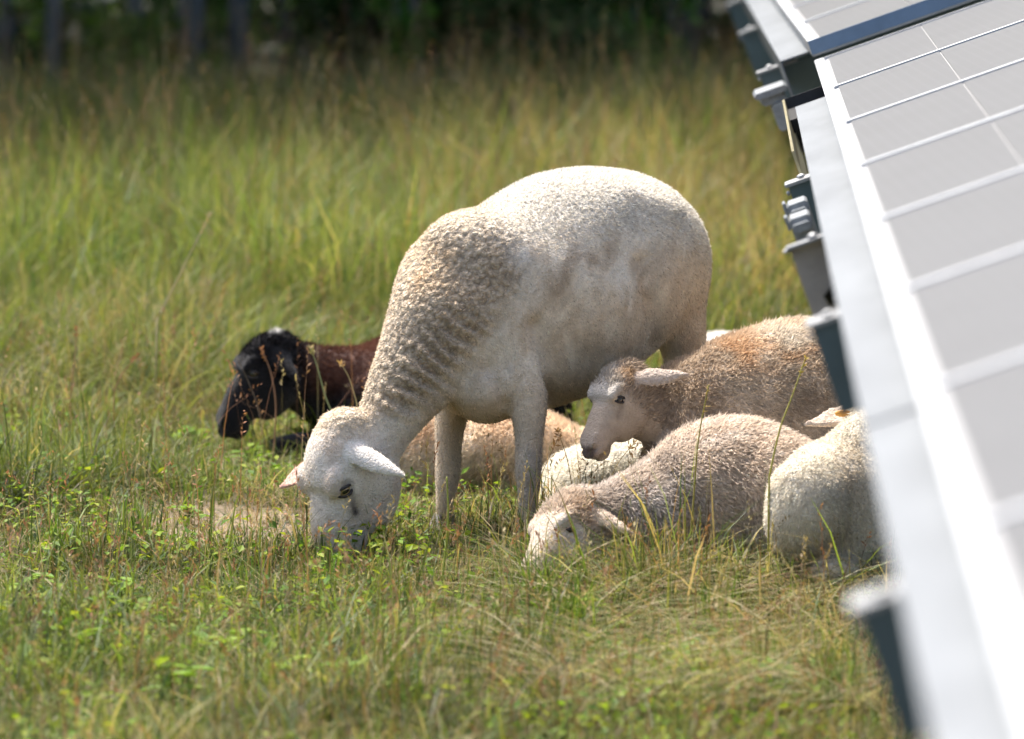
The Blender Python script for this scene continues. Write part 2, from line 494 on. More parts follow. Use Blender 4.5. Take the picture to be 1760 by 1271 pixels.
def build_wood():
    def X(px, Y): return float(P(px, 50, Y)[0])
    vis = [  # px, Y, radius, what sets it apart
        (8, 22.6, 0.030, "slim grey sapling trunk at the far left edge of the field"),
        (70, 22.0, 0.026, "thin blue grey sapling trunk left of the slanting fallen trunk"),
        (160, 25.0, 0.030, "dark thin sapling behind the slanting fallen trunk"),
        (236, 22.4, 0.032, "grey sapling trunk at the right end of the fallen trunk"),
        (292, 23.6, 0.034, "grey sapling trunk second to the right of the fallen trunk"),
        (350, 22.2, 0.048, "stouter blue grey trunk above the black sheep"),
        (412, 22.8, 0.040, "blue grey trunk just right of the stouter trunk above the black sheep"),
        (480, 23.6, 0.036, "slim trunk between the left saplings and the dark thicket"),
        (575, 24.5, 0.055, "dark trunk at the left of the thicket"),
        (735, 24.6, 0.07, "grey brown trunk beside the bright green sapling leaves"),
        (845, 23.4, 0.075, "broad blue grey trunk above the standing ewe's shoulder"),
        (1010, 26.0, 0.09, "dark trunk deep behind the middle of the thicket"),
        (1182, 22.6, 0.105, "thickest trunk with pale flaking bark above the ewe's rump"),
        (1275, 24.8, 0.06, "dark trunk beside the far panel row's edge"),
    ]
    for i, (px, Y, r, lab) in enumerate(vis):
        Y += 1.1; r *= 1.04
        h = 6.5 + 18 * r + (i % 3) * 0.6
        tree(X(px, Y), Y, r, h, lab, lean=0.01 * ((i * 7) % 5 - 2), seed=i, leaves=900, spread=1.5 + 5 * r)
    # the rest of the wood: it closes the view and shades the far edge of the field
    k = 0
    for yy, step, off in ((28.0, 2.1, 0.0), (31.0, 2.3, 0.9), (34.5, 2.6, 0.3)):
        x = -9.5 + off
        while x < 10:
            tree(x + random.uniform(-.4, .4), yy + random.uniform(-.7, .7), random.uniform(0.06, 0.13), random.uniform(7, 9.5),
                 "tall tree deep in the shaded wood behind the field", seed=50 + k, leaves=900, spread=2.2, crown_lo=2.0)
            x += step; k += 1
    for j, (x, y, h) in enumerate(((-3.7, 21.6, 7.5), (-4.5, 20.2, 8.0), (-3.2, 24.2, 7.0), (4.3, 24.6, 7.5), (-5.4, 21.6, 8.0))):
        tree(x, y, 0.1, h, ["tree standing off to the left that shades the meadow corner", "tree standing off beside the panel row"][x > 0],
             seed=150 + j, leaves=1900, spread=1.8, crown_lo=2.2)
    dk = [(0.035, 0.08, 0.02), (0.03, 0.065, 0.02), (0.05, 0.10, 0.03)]
    br = [(0.10, 0.22, 0.03), (0.07, 0.17, 0.03)]
    sh = [(700, 22.8, 0.24, 0.95, 420, br, "bright green leafy sapling in the thicket"),
          (1010, 22.0, 0.55, 0.8, 1300, dk, "dark green bush in the middle of the thicket"),
          (1085, 22.4, 0.4, 0.9, 900, br, "lighter green bush left of the thickest trunk"),
          (905, 23.2, 0.5, 1.0, 900, dk, "dark bush right of the broad blue grey trunk"),
          (790, 23.6, 0.5, 0.9, 800, dk, "dark bush between the two grey trunks"),
          (620, 23.8, 0.6, 0.9, 900, dk, "dark bush at the left of the bright sapling"),
          (1255, 22.8, 0.4, 0.9, 800, dk, "dark bush at the foot of the panel row's far end"),
          (130, 23.4, 0.6, 0.5, 700, [(0.07, 0.13, 0.025), (0.05, 0.1, 0.02)], "low bush behind the fallen trunk"),
          (230, 22.6, 0.35, 0.4, 400, [(0.07, 0.13, 0.025), (0.09, 0.15, 0.02)], "low olive bush at the end of the fallen trunk"),
          (500, 25.5, 0.8, 1.0, 900, dk, "dark bush behind the slim trunks"),
          (350, 26.5, 0.9, 1.0, 900, dk, "dark bush behind the stouter trunk on the left"),
          (30, 26.5, 0.9, 1.0, 900, dk, "dark bush behind the saplings at the far left"),
          (1120, 26.0, 0.9, 1.1, 900, dk, "dark bush deep behind the thickest trunk")]
    for i, (px, Y, rad, h, n, cols, lab) in enumerate(sh):
        Y += 0.6
        shrub(X(px, Y), Y, rad, h, n, lab, cols, seed=i)
    mb = MB()
    a = P(60, 42, 24.0); b = P(225, -2, 24.6)
    mb.tube([a - (b - a) * 0.6 + np.array([0, 0, 0.0]), a, (a + b) / 2 + np.array([0, 0, .01]), b, b + (b - a) * 0.8], [0.05, 0.045, 0.042, 0.036, 0.02], 9)
    mb.build("fallen_trunk", plain("mossy_bark", (0.10, 0.115, 0.10), 0.9, noise=0.4, nscale=12, bump=0.7), smooth=True,
             label="slanting grey fallen trunk leaning among the saplings at the top left", category="fallen tree")
build_wood()

# ------------------------------------------------------------------ solar panel rows
M_ALU = plain("aluminium_frame", (0.40, 0.412, 0.425), 0.65, spec=0.2, noise=0.10, nscale=25)
M_GALV = plain("galvanised_steel", (0.10, 0.145, 0.16), 0.45, metal=0.4, noise=0.10, nscale=14)
M_RAIL = plain("galvanised_rail", (0.165, 0.178, 0.19), 0.75, spec=0.15, noise=0.13, nscale=9, stretch=(1, 0.3, 1))
M_BACK = plain("grey_white_backsheet", (0.28, 0.285, 0.29), 0.5)
M_BOLT = plain("zinc_bolt", (0.34, 0.35, 0.36), 0.45, metal=0.4)
M_CLAMP = plain("zinc_clamp", (0.26, 0.28, 0.30), 0.45, metal=0.4, noise=0.25, nscale=60)
M_CABLE_SHADE = plain("cable_and_shade_black", (0.02, 0.02, 0.022), 0.4, noise=0.2)  # cable rubber, also the painted shadow inside the rail sleeve

def cell_material():
    m, nt, bs, out = new_mat("dusty_solar_cell")
    tc = nt.nodes.new('ShaderNodeTexCoord')
    nz = N(nt, 'ShaderNodeTexNoise', Scale=220.0, Detail=4.0, Roughness=0.7)
    nt.links.new(tc.outputs['Object'], nz.inputs['Vector'])
    n2 = N(nt, 'ShaderNodeTexNoise', Scale=5.0, Detail=4.0)
    nt.links.new(tc.outputs['Object'], n2.inputs['Vector'])
    r1 = nt.nodes.new('ShaderNodeMapRange'); r1.inputs[3].default_value = 0.85; r1.inputs[4].default_value = 1.15
    nt.links.new(nz.outputs[0], r1.inputs[0])
    r2 = nt.nodes.new('ShaderNodeMapRange'); r2.inputs[3].default_value = 0.85; r2.inputs[4].default_value = 1.15
    nt.links.new(n2.outputs[0], r2.inputs[0])
    c = mixrgb(nt, 'MULTIPLY', 1.0, (0.052, 0.055, 0.058, 1), r1.outputs[0])
    for ax_, per_ in (('Y', 0.0125), ('X', 0.02)):          # fine printed fingers and busbars
        wv = nt.nodes.new('ShaderNodeTexWave'); wv.wave_type = 'BANDS'; wv.bands_direction = ax_
        wv.inputs['Scale'].default_value = 0.314 / per_; nt.links.new(tc.outputs['Object'], wv.inputs['Vector'])
        rw = nt.nodes.new('ShaderNodeMapRange'); rw.inputs[1].default_value = 0.75; rw.inputs[2].default_value = 1.0; rw.inputs[3].default_value = 0.98; rw.inputs[4].default_value = 1.10
        nt.links.new(wv.outputs[1], rw.inputs[0]); c = mixrgb(nt, 'MULTIPLY', 1.0, c, rw.outputs[0])
    c = mixrgb(nt, 'MULTIPLY', 1.0, c, r2.outputs[0])
    nt.links.new(c, bs.inputs['Base Color'])
    bs.inputs['Roughness'].default_value = 0.55
    bs.inputs['Specular IOR Level'].default_value = 0.5
    bs.inputs['Sheen Weight'].default_value = 0.10
    bs.inputs['Sheen Roughness'].default_value = 0.5
    bs.inputs['Sheen Tint'].default_value = (0.95, 0.93, 0.9, 1)
    return m
M_CELL = cell_material()

Z_EDGE = 0.925
TILT = math.radians(19.5)

class Frame3:
    """row frame: s along the row, u up the slope, n out of the panel"""
    def __init__(self, o, s):
        self.o = np.array(o, float); self.s = nrm(np.array(s, float))
        q = nrm(np.cross(self.s, np.array([0, 0, 1.0])))
        zz = np.cross(q, self.s)
        self.u = q * math.cos(TILT) + zz * math.sin(TILT)
        self.n = np.cross(self.u, self.s)
    def p(self, s, u, n): return self.o + self.s * s + self.u * u + self.n * n
    def box(self, mb, s0, s1, u0, u1, n0, n1, bevel=0.0):
        mb.box(self.p(s0, u0, n0), self.s * (s1 - s0), self.u * (u1 - u0), self.n * (n1 - n0), bevel)

def solar_module(fr, s0, w, parent, length=2.0):
    g = 0.0006
    a, b = s0 + g, s0 + w - g
    mb = MB(); fr.box(mb, a + 0.010, b - 0.010, 0.02, length - 0.02, -0.010, -0.006)
    mod = mb.build("solar_module", M_BACK, parent)
    mb = MB(); fr.box(mb, a, b, 0.0, 0.022, -0.036, 0.0, 0.002); mb.build("frame_bar", M_ALU, mod)
    mb = MB(); fr.box(mb, a, b, length - 0.022, length, -0.036, 0.0, 0.002); mb.build("frame_bar", M_ALU, mod)
    for x0 in (a, b - 0.013):
        mb = MB(); fr.box(mb, x0, x0 + 0.013, 0.0225, length - 0.0225, -0.036, -0.0005, 0.0015); mb.build("frame_bar", M_ALU, mod)
    nc = 9; pitch = (length - 0.06) / nc
    for i in range(nc):
        u0 = 0.03 + i * pitch
        mb = MB(); fr.box(mb, a + 0.014, b - 0.014, u0 + 0.0014, u0 + pitch - 0.0014, -0.0058, -0.0035)
        mb.build("cell_strip", M_CELL, mod)
    return mod

def rafter(fr, s, table, upto=1.95):
    """deep C section below the rail, its end plate seen from the walkway"""
    mb = MB()
    fr.box(mb, s - 0.028, s - 0.024, -0.118, upto, -0.225, -0.095)      # web
    fr.box(mb, s - 0.0238, s + 0.032, -0.118, upto, -0.0985, -0.095)
    fr.box(mb, s - 0.0238, s + 0.032, -0.118, upto, -0.225, -0.2215)
    r = mb.build("rafter", M_GALV, table)
    mb = MB(); fr.box(mb, s - 0.036, s + 0.036, -0.124, -0.02, -0.0945, -0.0885, 0.002); mb.build("clip", M_BOLT, r)
    mb = MB(); mb.ball(fr.p(s - 0.012, -0.09, -0.084), 0.007, 0.009, 0.004, axes=(fr.s, fr.u, fr.n)); mb.build("bolt", M_BOLT, r, smooth=True)
    mb = MB(); mb.ball(fr.p(s - 0.034, -0.122, -0.105), 0.004, 0.004, 0.005, axes=(fr.s, fr.u, fr.n)); mb.build("bolt", M_BOLT, r, smooth=True)

def post(fr, s, u, table):
    top = fr.p(s, u, -0.228)
    mb = MB(); z0 = -0.3
    o = np.array([top[0], top[1], z0])
    h = top[2] - z0 + 0.02
    mb.box(o + np.array([-0.05, -0.03, 0]), (0.1, 0, 0), (0, 0.006, 0), (0, 0, h))
    mb.box(o + np.array([-0.05, -0.0239, 0]), (0.006, 0, 0), (0, 0.055, 0), (0, 0, h))
    mb.box(o + np.array([0.044, -0.0239, 0]), (0.006, 0, 0), (0, 0.055, 0), (0, 0, h))
    mb.build("post", M_GALV, table)

def build_solar():
    a = G(1750, 1240, Z_EDGE); b = G(1401, 110, Z_EDGE)
    s = b - a; s[2] = 0
    L = np.linalg.norm(s)
    sdir = s / L
    far = b + sdir * 0.12
    o = far - sdir * 11.0
    fr = Frame3(o, sdir)
    t = empty("solar_table", (*(fr.p(5.5, 0.9, 0))[:2], 0), category="solar panel",
              label="long tilted solar panel table at the right, its white low edge blurred towards the camera")
    for i in range(11):
        solar_module(fr, i * 1.0, 1.0, t)
    # low rail: a flange that sticks out below the module edge, two lengths butted together
    sj = 5.15; se = 10.35
    for (x0, x1) in ((0.0, sj - 0.012), (sj + 0.012, se)):
        mb = MB()
        fr.box(mb, x0, x1, -0.068, 0.05, -0.0425, -0.0385, 0.001)
        fr.box(mb, x0, x1, -0.068, -0.0645, -0.088, -0.0428)
        fr.box(mb, x0, x1, -0.0642, 0.05, -0.088, -0.0848)
        mb.build("rail", M_RAIL, t)
    mb = MB(); fr.box(mb, sj - 0.011, sj + 0.011, -0.064, 0.05, -0.0465, -0.0428); mb.build("rail_joint", M_GALV, t)
    # the sleeve at the far end of the rail: open mouth with its inner shadow painted black, bright rounded side
    mb = MB()
    fr.box(mb, se - 1.1, se + 0.36, -0.092, -0.087, -0.16, -0.040, 0.0)
    mb.build("sleeve", plain("yellowed_zinc", (0.50, 0.46, 0.30), 0.3, metal=0.85, noise=0.15), t)
    mb = MB(); fr.box(mb, se + 0.006, se + 0.352, -0.0866, 0.03, -0.090, -0.062); fr.box(mb, se + 0.354, se + 0.36, -0.0868, 0.03, -0.16, -0.039); mb.build("sleeve_shadow", M_CABLE_SHADE, t)
    for q in (4.35, 6.8, 9.2, 1.9):
        rafter(fr, q, t); post(fr, q, 0.85, t)
    # bracket plate with cable bundle
    q = 8.0
    mb = MB(); fr.box(mb, q - 0.02, q - 0.016, -0.132, 0.02, -0.235, -0.092); br = mb.build("bracket_plate", plain("dull_zinc", (0.40, 0.36, 0.32), 0.6, metal=0.2, noise=0.15, nscale=25), t)
    mb = MB(); fr.box(mb, q - 0.045, q - 0.014, -0.138, 0.0, -0.0915, -0.087, 0.002); mb.build("clip", M_BOLT, br)
    for (du, dn, rr) in ((-0.09, -0.084, 0.009), (-0.138, -0.094, 0.007)):
        mb = MB(); mb.ball(fr.p(q - 0.03, du, dn), rr, rr, rr * 0.6, axes=(fr.s, fr.u, fr.n)); mb.build("bolt", M_BOLT, br, smooth=True)
    mb = MB()
    c0 = fr.p(q - 0.05, -0.085, -0.185)
    for k in range(9):
        an = k * 0.7; off = fr.s * math.cos(an) * 0.016 + fr.u * math.sin(an) * 0.016
        d = nrm(fr.u * 0.55 + fr.n * 0.9)
        mb.tube([c0 + off * 0.3 - d * 0.012, c0 + off, c0 + off + d * 0.06 + fr.u * 0.004 * k, c0 + off + d * 0.16 + fr.u * 0.07], 0.0065, 6)
    mb.build("cable_bundle", M_CABLE_SHADE, t, smooth=True)
    for q2 in (8.9, 8.62):
        mb = MB(); fr.box(mb, q2 - 0.05, q2 + 0.05, -0.128, -0.09, -0.19, -0.10, 0.004)
        fr.box(mb, q2 - 0.07, q2 - 0.051, -0.125, -0.095, -0.125, -0.11, 0.003); fr.box(mb, q2 - 0.03, q2 + 0.02, -0.135, -0.129, -0.12, -0.095, 0.002)
        mb.build("clamp", M_CLAMP, t)
    # the next table, slightly higher at its near end and falling away
    d2 = G(1318, 0, Z_EDGE - 0.02) - b
    v1 = P(1392, 100, far[1] + 0.06)
    v2 = P(1312, -14, far[1] + 4.6)
    f2 = Frame3(fr.p(11.03, 0.0, 0.042), nrm(v2 - v1))
    t2 = empty("solar_table", (*(f2.p(4, 0.9, 0))[:2], 0), category="solar panel",
               label="farther solar panel table beyond the blue edge strip at the top right corner")
    for i in range(8):
        solar_module(f2, i * 1.0, 1.0, t2)
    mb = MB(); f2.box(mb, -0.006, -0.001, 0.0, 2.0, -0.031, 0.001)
    mb.build("sky_tinted_end", plain("painted_sky_reflection", (0.11, 0.17, 0.25), 0.5, noise=0.1), t2)  # blue sky reflection on the frame's end face, painted as a strip
    mb = MB()
    f2.box(mb, 0.35, 8.0, -0.068, 0.05, -0.0425, -0.0385, 0.001)
    f2.box(mb, 0.35, 8.0, -0.068, -0.0645, -0.13, -0.0428)
    mb.build("rail", M_RAIL, t2)
    for q in (1.2, 3.6, 6.0):
        rafter(f2, q, t2); post(f2, q, 0.85, t2)
    mb = MB(); f2.box(mb, 0.5, 0.7, -0.15, -0.07, -0.115, -0.10, 0.006); f2.box(mb, 0.52, 0.68, -0.14, -0.08, -0.135, -0.1155, 0.008)
    f2.box(mb, 0.5, 0.7, -0.12, -0.08, -0.2, -0.1355, 0.006)
    mb.build("clamp", M_CLAMP, t2)
build_solar()

# ------------------------------------------------------------------ sheep
def catmull(A, per):
    A = np.asarray(A, float)
    out = []
    n = len(A)
    for i in range(n - 1):
        p0, p1, p2, p3 = A[max(i - 1, 0)], A[i], A[i + 1], A[min(i + 2, n - 1)]
        for k in range(per):
            t = k / per
            out.append(0.5 * ((2 * p1) + (-p0 + p2) * t + (2 * p0 - 5 * p1 + 4 * p2 - p3) * t * t + (-p0 + 3 * p1 - 3 * p2 + p3) * t ** 3))
    out.append(A[-1])
    return np.array(out)

class Clay:
    """closed shapes that overlap, later fused into one continuous skin"""
    def __init__(self): self.V = []; self.F = []; self.n = 0
    def add(self, V, F):
        self.V.append(np.asarray(V, float)); self.F.append(np.asarray(F, int) + self.n); self.n += len(V)
    def loft(self, rings, up=(0, 0, 1), per=5, n=28, dome=0.6, power=2.0, curl=0.0, upright=False):
        """rings: (x,y,z, a, b) a = half size along up, b = half size sideways"""
        R = catmull(np.array([list(r[0]) + [r[1], r[2]] for r in rings]), per)
        ups = np.array(up, float)
        c = R[:, :3]
        tan = nrm(np.gradient(c, axis=0))
        if dome > 0:   # rounded ends
            def cap(i, sgn):
                o = []
                for ang in (25, 50, 70, 84):
                    a_ = math.radians(ang); r = R[i].copy()
                    r[:3] = r[:3] + tan[i] * sgn * math.sin(a_) * dome * min(r[3], r[4])
                    r[3:] = r[3:] * math.cos(a_); o.append(r)
                return o
            st = cap(0, -1)[::-1]; en = cap(len(R) - 1, 1)
            tt = np.concatenate([np.repeat(tan[:1], 4, 0), tan, np.repeat(tan[-1:], 4, 0)])
            R = np.concatenate([np.array(st), R, np.array(en)]); tan = tt
            c = R[:, :3]
        V = []
        th = np.arange(n) * 2 * math.pi / n
        cs, sn = np.cos(th), np.sin(th)
        e = 2.0 / power
        cs = np.sign(cs) * np.abs(cs) ** e; sn = np.sign(sn) * np.abs(sn) ** e
        for i in range(len(R)):
            u = ups if upright else nrm(ups - tan[i] * (ups @ tan[i]))
            s = nrm(np.cross(tan[i], u))
            off = curl * R[i, 3] * (cs ** 2)
            V.append(c[i] + np.outer(cs * R[i, 3], u) + np.outer(sn * R[i, 4] + off, s))
        V = np.concatenate(V)
        F = []
        m = len(R)
        for i in range(m - 1):
            k = np.arange(n); k2 = (k + 1) % n
            F.append(np.stack([i * n + k, i * n + k2, (i + 1) * n + k2], 1)); F.append(np.stack([i * n + k, (i + 1) * n + k2, (i + 1) * n + k], 1))
        k = np.arange(1, n - 1)
        F.append(np.stack([np.zeros_like(k), k + 1, k], 1)); b = (m - 1) * n
        F.append(np.stack([np.full_like(k, b), b + k, b + k + 1], 1))
        F = np.concatenate(F)
        # outward winding
        T = V[F]; vol = np.einsum('ij,ij->i', T[:, 0], np.cross(T[:, 1], T[:, 2])).sum()
        if vol < 0: F = F[:, ::-1]
        self.add(V, F)
    def blob(self, c, r, axes=None, n=20, m=14):
        mb = MB(); mb.ball(c, r[0], r[1], r[2], n, m, axes)
        F = []
        for f in mb.f:
            F.append((f[0], f[1], f[2]))
            if len(f) == 4: F.append((f[0], f[2], f[3]))
        V = np.array(mb.v); F = np.array(F)
        T = V[F]; T = T - V.mean(0); vol = np.einsum('ij,ij->i', T[:, 0], np.cross(T[:, 1], T[:, 2])).sum()
        if vol < 0: F = F[:, ::-1]
        self.add(V, F)
    def fuse(self, voxel, smooth=4):
        me = mesh_np("clay", np.concatenate(self.V), np.concatenate(self.F))
        o = bpy.data.objects.new("clay", me); COL.objects.link(o)
        r = o.modifiers.new("r", 'REMESH'); r.mode = 'VOXEL'; r.voxel_size = voxel; r.use_smooth_shade = True
        sm = o.modifiers.new("s", 'SMOOTH'); sm.factor = 0.5; sm.iterations = smooth
        dg = bpy.context.evaluated_depsgraph_get()
        ev = o.evaluated_get(dg)
        out = bpy.data.meshes.new_from_object(ev)
        bpy.data.objects.remove(o); bpy.data.meshes.remove(me)
        return Skin(out)

class Skin:
    def __init__(self, me):
        self.me = me
        n = len(me.vertices)
        self.V = np.empty(n * 3, np.float32); me.vertices.foreach_get("co", self.V); self.V = self.V.reshape(-1, 3).astype(float)
        me.calc_loop_triangles()
        t = np.empty(len(me.loop_triangles) * 3, np.int32); me.loop_triangles.foreach_get("vertices", t); self.T = t.reshape(-1, 3)
        self.normals()
    def normals(self):
        T = self.V[self.T]
        fn = np.cross(T[:, 1] - T[:, 0], T[:, 2] - T[:, 0])
        Nn = np.zeros_like(self.V)
        for k in range(3): 
            for c in range(3):
                Nn[:, c] += np.bincount(self.T[:, k], fn[:, c], len(self.V))
        self.N = nrm(Nn)
        self.area = np.linalg.norm(fn, axis=1) * 0.5
    def smooth(self, mask, iters):
        """relax the skin where mask is 1"""
        E = np.concatenate([self.T[:, [0, 1]], self.T[:, [1, 2]], self.T[:, [2, 0]]])
        n = len(self.V); deg = np.bincount(E[:, 0], minlength=n).astype(float) + np.bincount(E[:, 1], minlength=n)
        m = (mask * 0.6)[:, None]
        for _ in range(iters):
            A = np.empty_like(self.V)
            for c in range(3):
                A[:, c] = (np.bincount(E[:, 0], self.V[E[:, 1], c], n) + np.bincount(E[:, 1], self.V[E[:, 0], c], n)) / deg
            self.V = self.V * (1 - m) + A * m
        self.normals()
    def push(self, d):
        """move the skin along its normals"""
        self.V = self.V + self.N * np.asarray(d)[:, None]
    def dent(self, path, rad, depth):
        path = np.atleast_2d(np.array(path, float))
        best = np.full(len(self.V), 1e9)
        if len(path) == 1: best = np.linalg.norm(self.V - path[0], axis=1)
        for a, b in zip(path[:-1], path[1:]):
            ab = b - a; t = np.clip((self.V - a) @ ab / (ab @ ab), 0, 1)
            best = np.minimum(best, np.linalg.norm(self.V - a - t[:, None] * ab, axis=1))
        self.push(-depth * np.exp(-(best / rad) ** 2))
        return best
    def front(self, px, py, xy):
        """the skin point nearest the camera at that pixel"""
        d = np.hypot(xy[:, 0] - px, xy[:, 1] - py)
        k = np.where(d < max(7.0, d.min() + 3))[0]
        return self.V[k[np.argmin(self.V[k, 1])]]
    def groove(self, pxs, rad, depth, xy):
        return self.dent([self.front(a, b, xy) for a, b in pxs], rad, depth)
    def done(self, name, mat, parent, C, wool):
        self.me.vertices.foreach_set("co", self.V.astype(np.float32).ravel())
        self.me.name = name
        vcol(self.me, 'tint', np.concatenate([C, wool[:, None]], 1))
        self.me.polygons.foreach_set("use_smooth", np.ones(len(self.me.polygons), bool))
        self.me.update()
        return link(name, self.me, mat, parent)

def fur(skin, C, n, length, flow, parent, lift=0.5, jitter=0.35, width=0.0016, dens=None, segs=1, name="fleece", rng=RNG, bright=1.0, cvar=0.14, clump=0.0):
    """short hair as tapering slivers rooted in the skin"""
    A = skin.area.copy()
    fnm = nrm(skin.N[skin.T].sum(1))
    ctr = skin.V[skin.T].mean(1)
    tocam = nrm(CAM - ctr)
    A = A * (0.12 + 0.88 * sstep(-0.35, 0.0, (fnm * tocam).sum(1)))
    if dens is not None: A = A * dens[skin.T].mean(1)
    L = length if hasattr(length, '__len__') else np.full(len(skin.V), length)
    idx = rng.choice(len(A), n, p=A / A.sum())
    bc = rng.dirichlet((1, 1, 1), n)
    tri = skin.T[idx]
    R = (skin.V[tri] * bc[..., None]).sum(1)
    nn = nrm((skin.N[tri] * bc[..., None]).sum(1))
    cc = (C[tri] * bc[..., None]).sum(1)
    ll = (L[tri] * bc).sum(1) * rng.uniform(0.6, 1.25, n)
    fl = flow[tri[:, 0]] if isinstance(flow, np.ndarray) and flow.ndim == 2 else np.repeat(np.array(flow, float)[None], n, 0)
    lf = (lift[tri] * bc).sum(1)[:, None] if hasattr(lift, '__len__') else lift
    fl = fl - nn * (fl * nn).sum(1)[:, None]; fl = nrm(fl)
    if clump > 0:
        cn = np.stack([vnoise(R, clump, s) for s in (61, 62, 63)], 1)
        fl = nrm(fl + 0.55 * cn); 
    d = nrm(nn * lf + fl * (1 - lf) + rng.normal(size=(n, 3)) * jitter * 0.5)
    sd = nrm(np.cross(d, rng.normal(size=(n, 3))))
    w = width * rng.uniform(0.7, 1.4, n)[:, None]
    R = R - nn * 0.0015
    cv = np.clip(cc * bright * (1 + rng.normal(size=(n, 1)) * cvar), 0.005, 0.95)
    q = np.arange(n)
    if segs == 1:
        V = np.stack([R - sd * w, R + sd * w, R + d * ll[:, None]], 1).reshape(-1, 3)
        F = q[:, None] * 3 + np.array([[0, 1, 2]])
        T = np.repeat(cv, 3, 0)
    else:
        mid = R + d * ll[:, None] * 0.55
        tip = mid + nrm(d * 0.7 + fl * 0.55 + np.array([0, 0, -0.25]) + rng.normal(size=(n, 3)) * jitter * 0.5) * ll[:, None] * 0.5
        V = np.stack([R - sd * w, R + sd * w, mid + sd * w * 0.8, mid - sd * w * 0.8, tip], 1).reshape(-1, 3)
        F = np.concatenate([q[:, None] * 5 + np.array([[0, 1, 2]]), q[:, None] * 5 + np.array([[0, 2, 3]]), q[:, None] * 5 + np.array([[3, 2, 4]])])
        T = np.repeat(cv, 5, 0)
    me = mesh_np(name, V, F, smooth=False)
    vcol(me, 'tint', T)
    return link(name, me, M_FUR, parent)

def axes_from(f, t):
    f = nrm(np.array(f, float)); t = np.array(t, float); t = nrm(t - f * (t @ f)); l = np.cross(t, f)
    return f, l, t

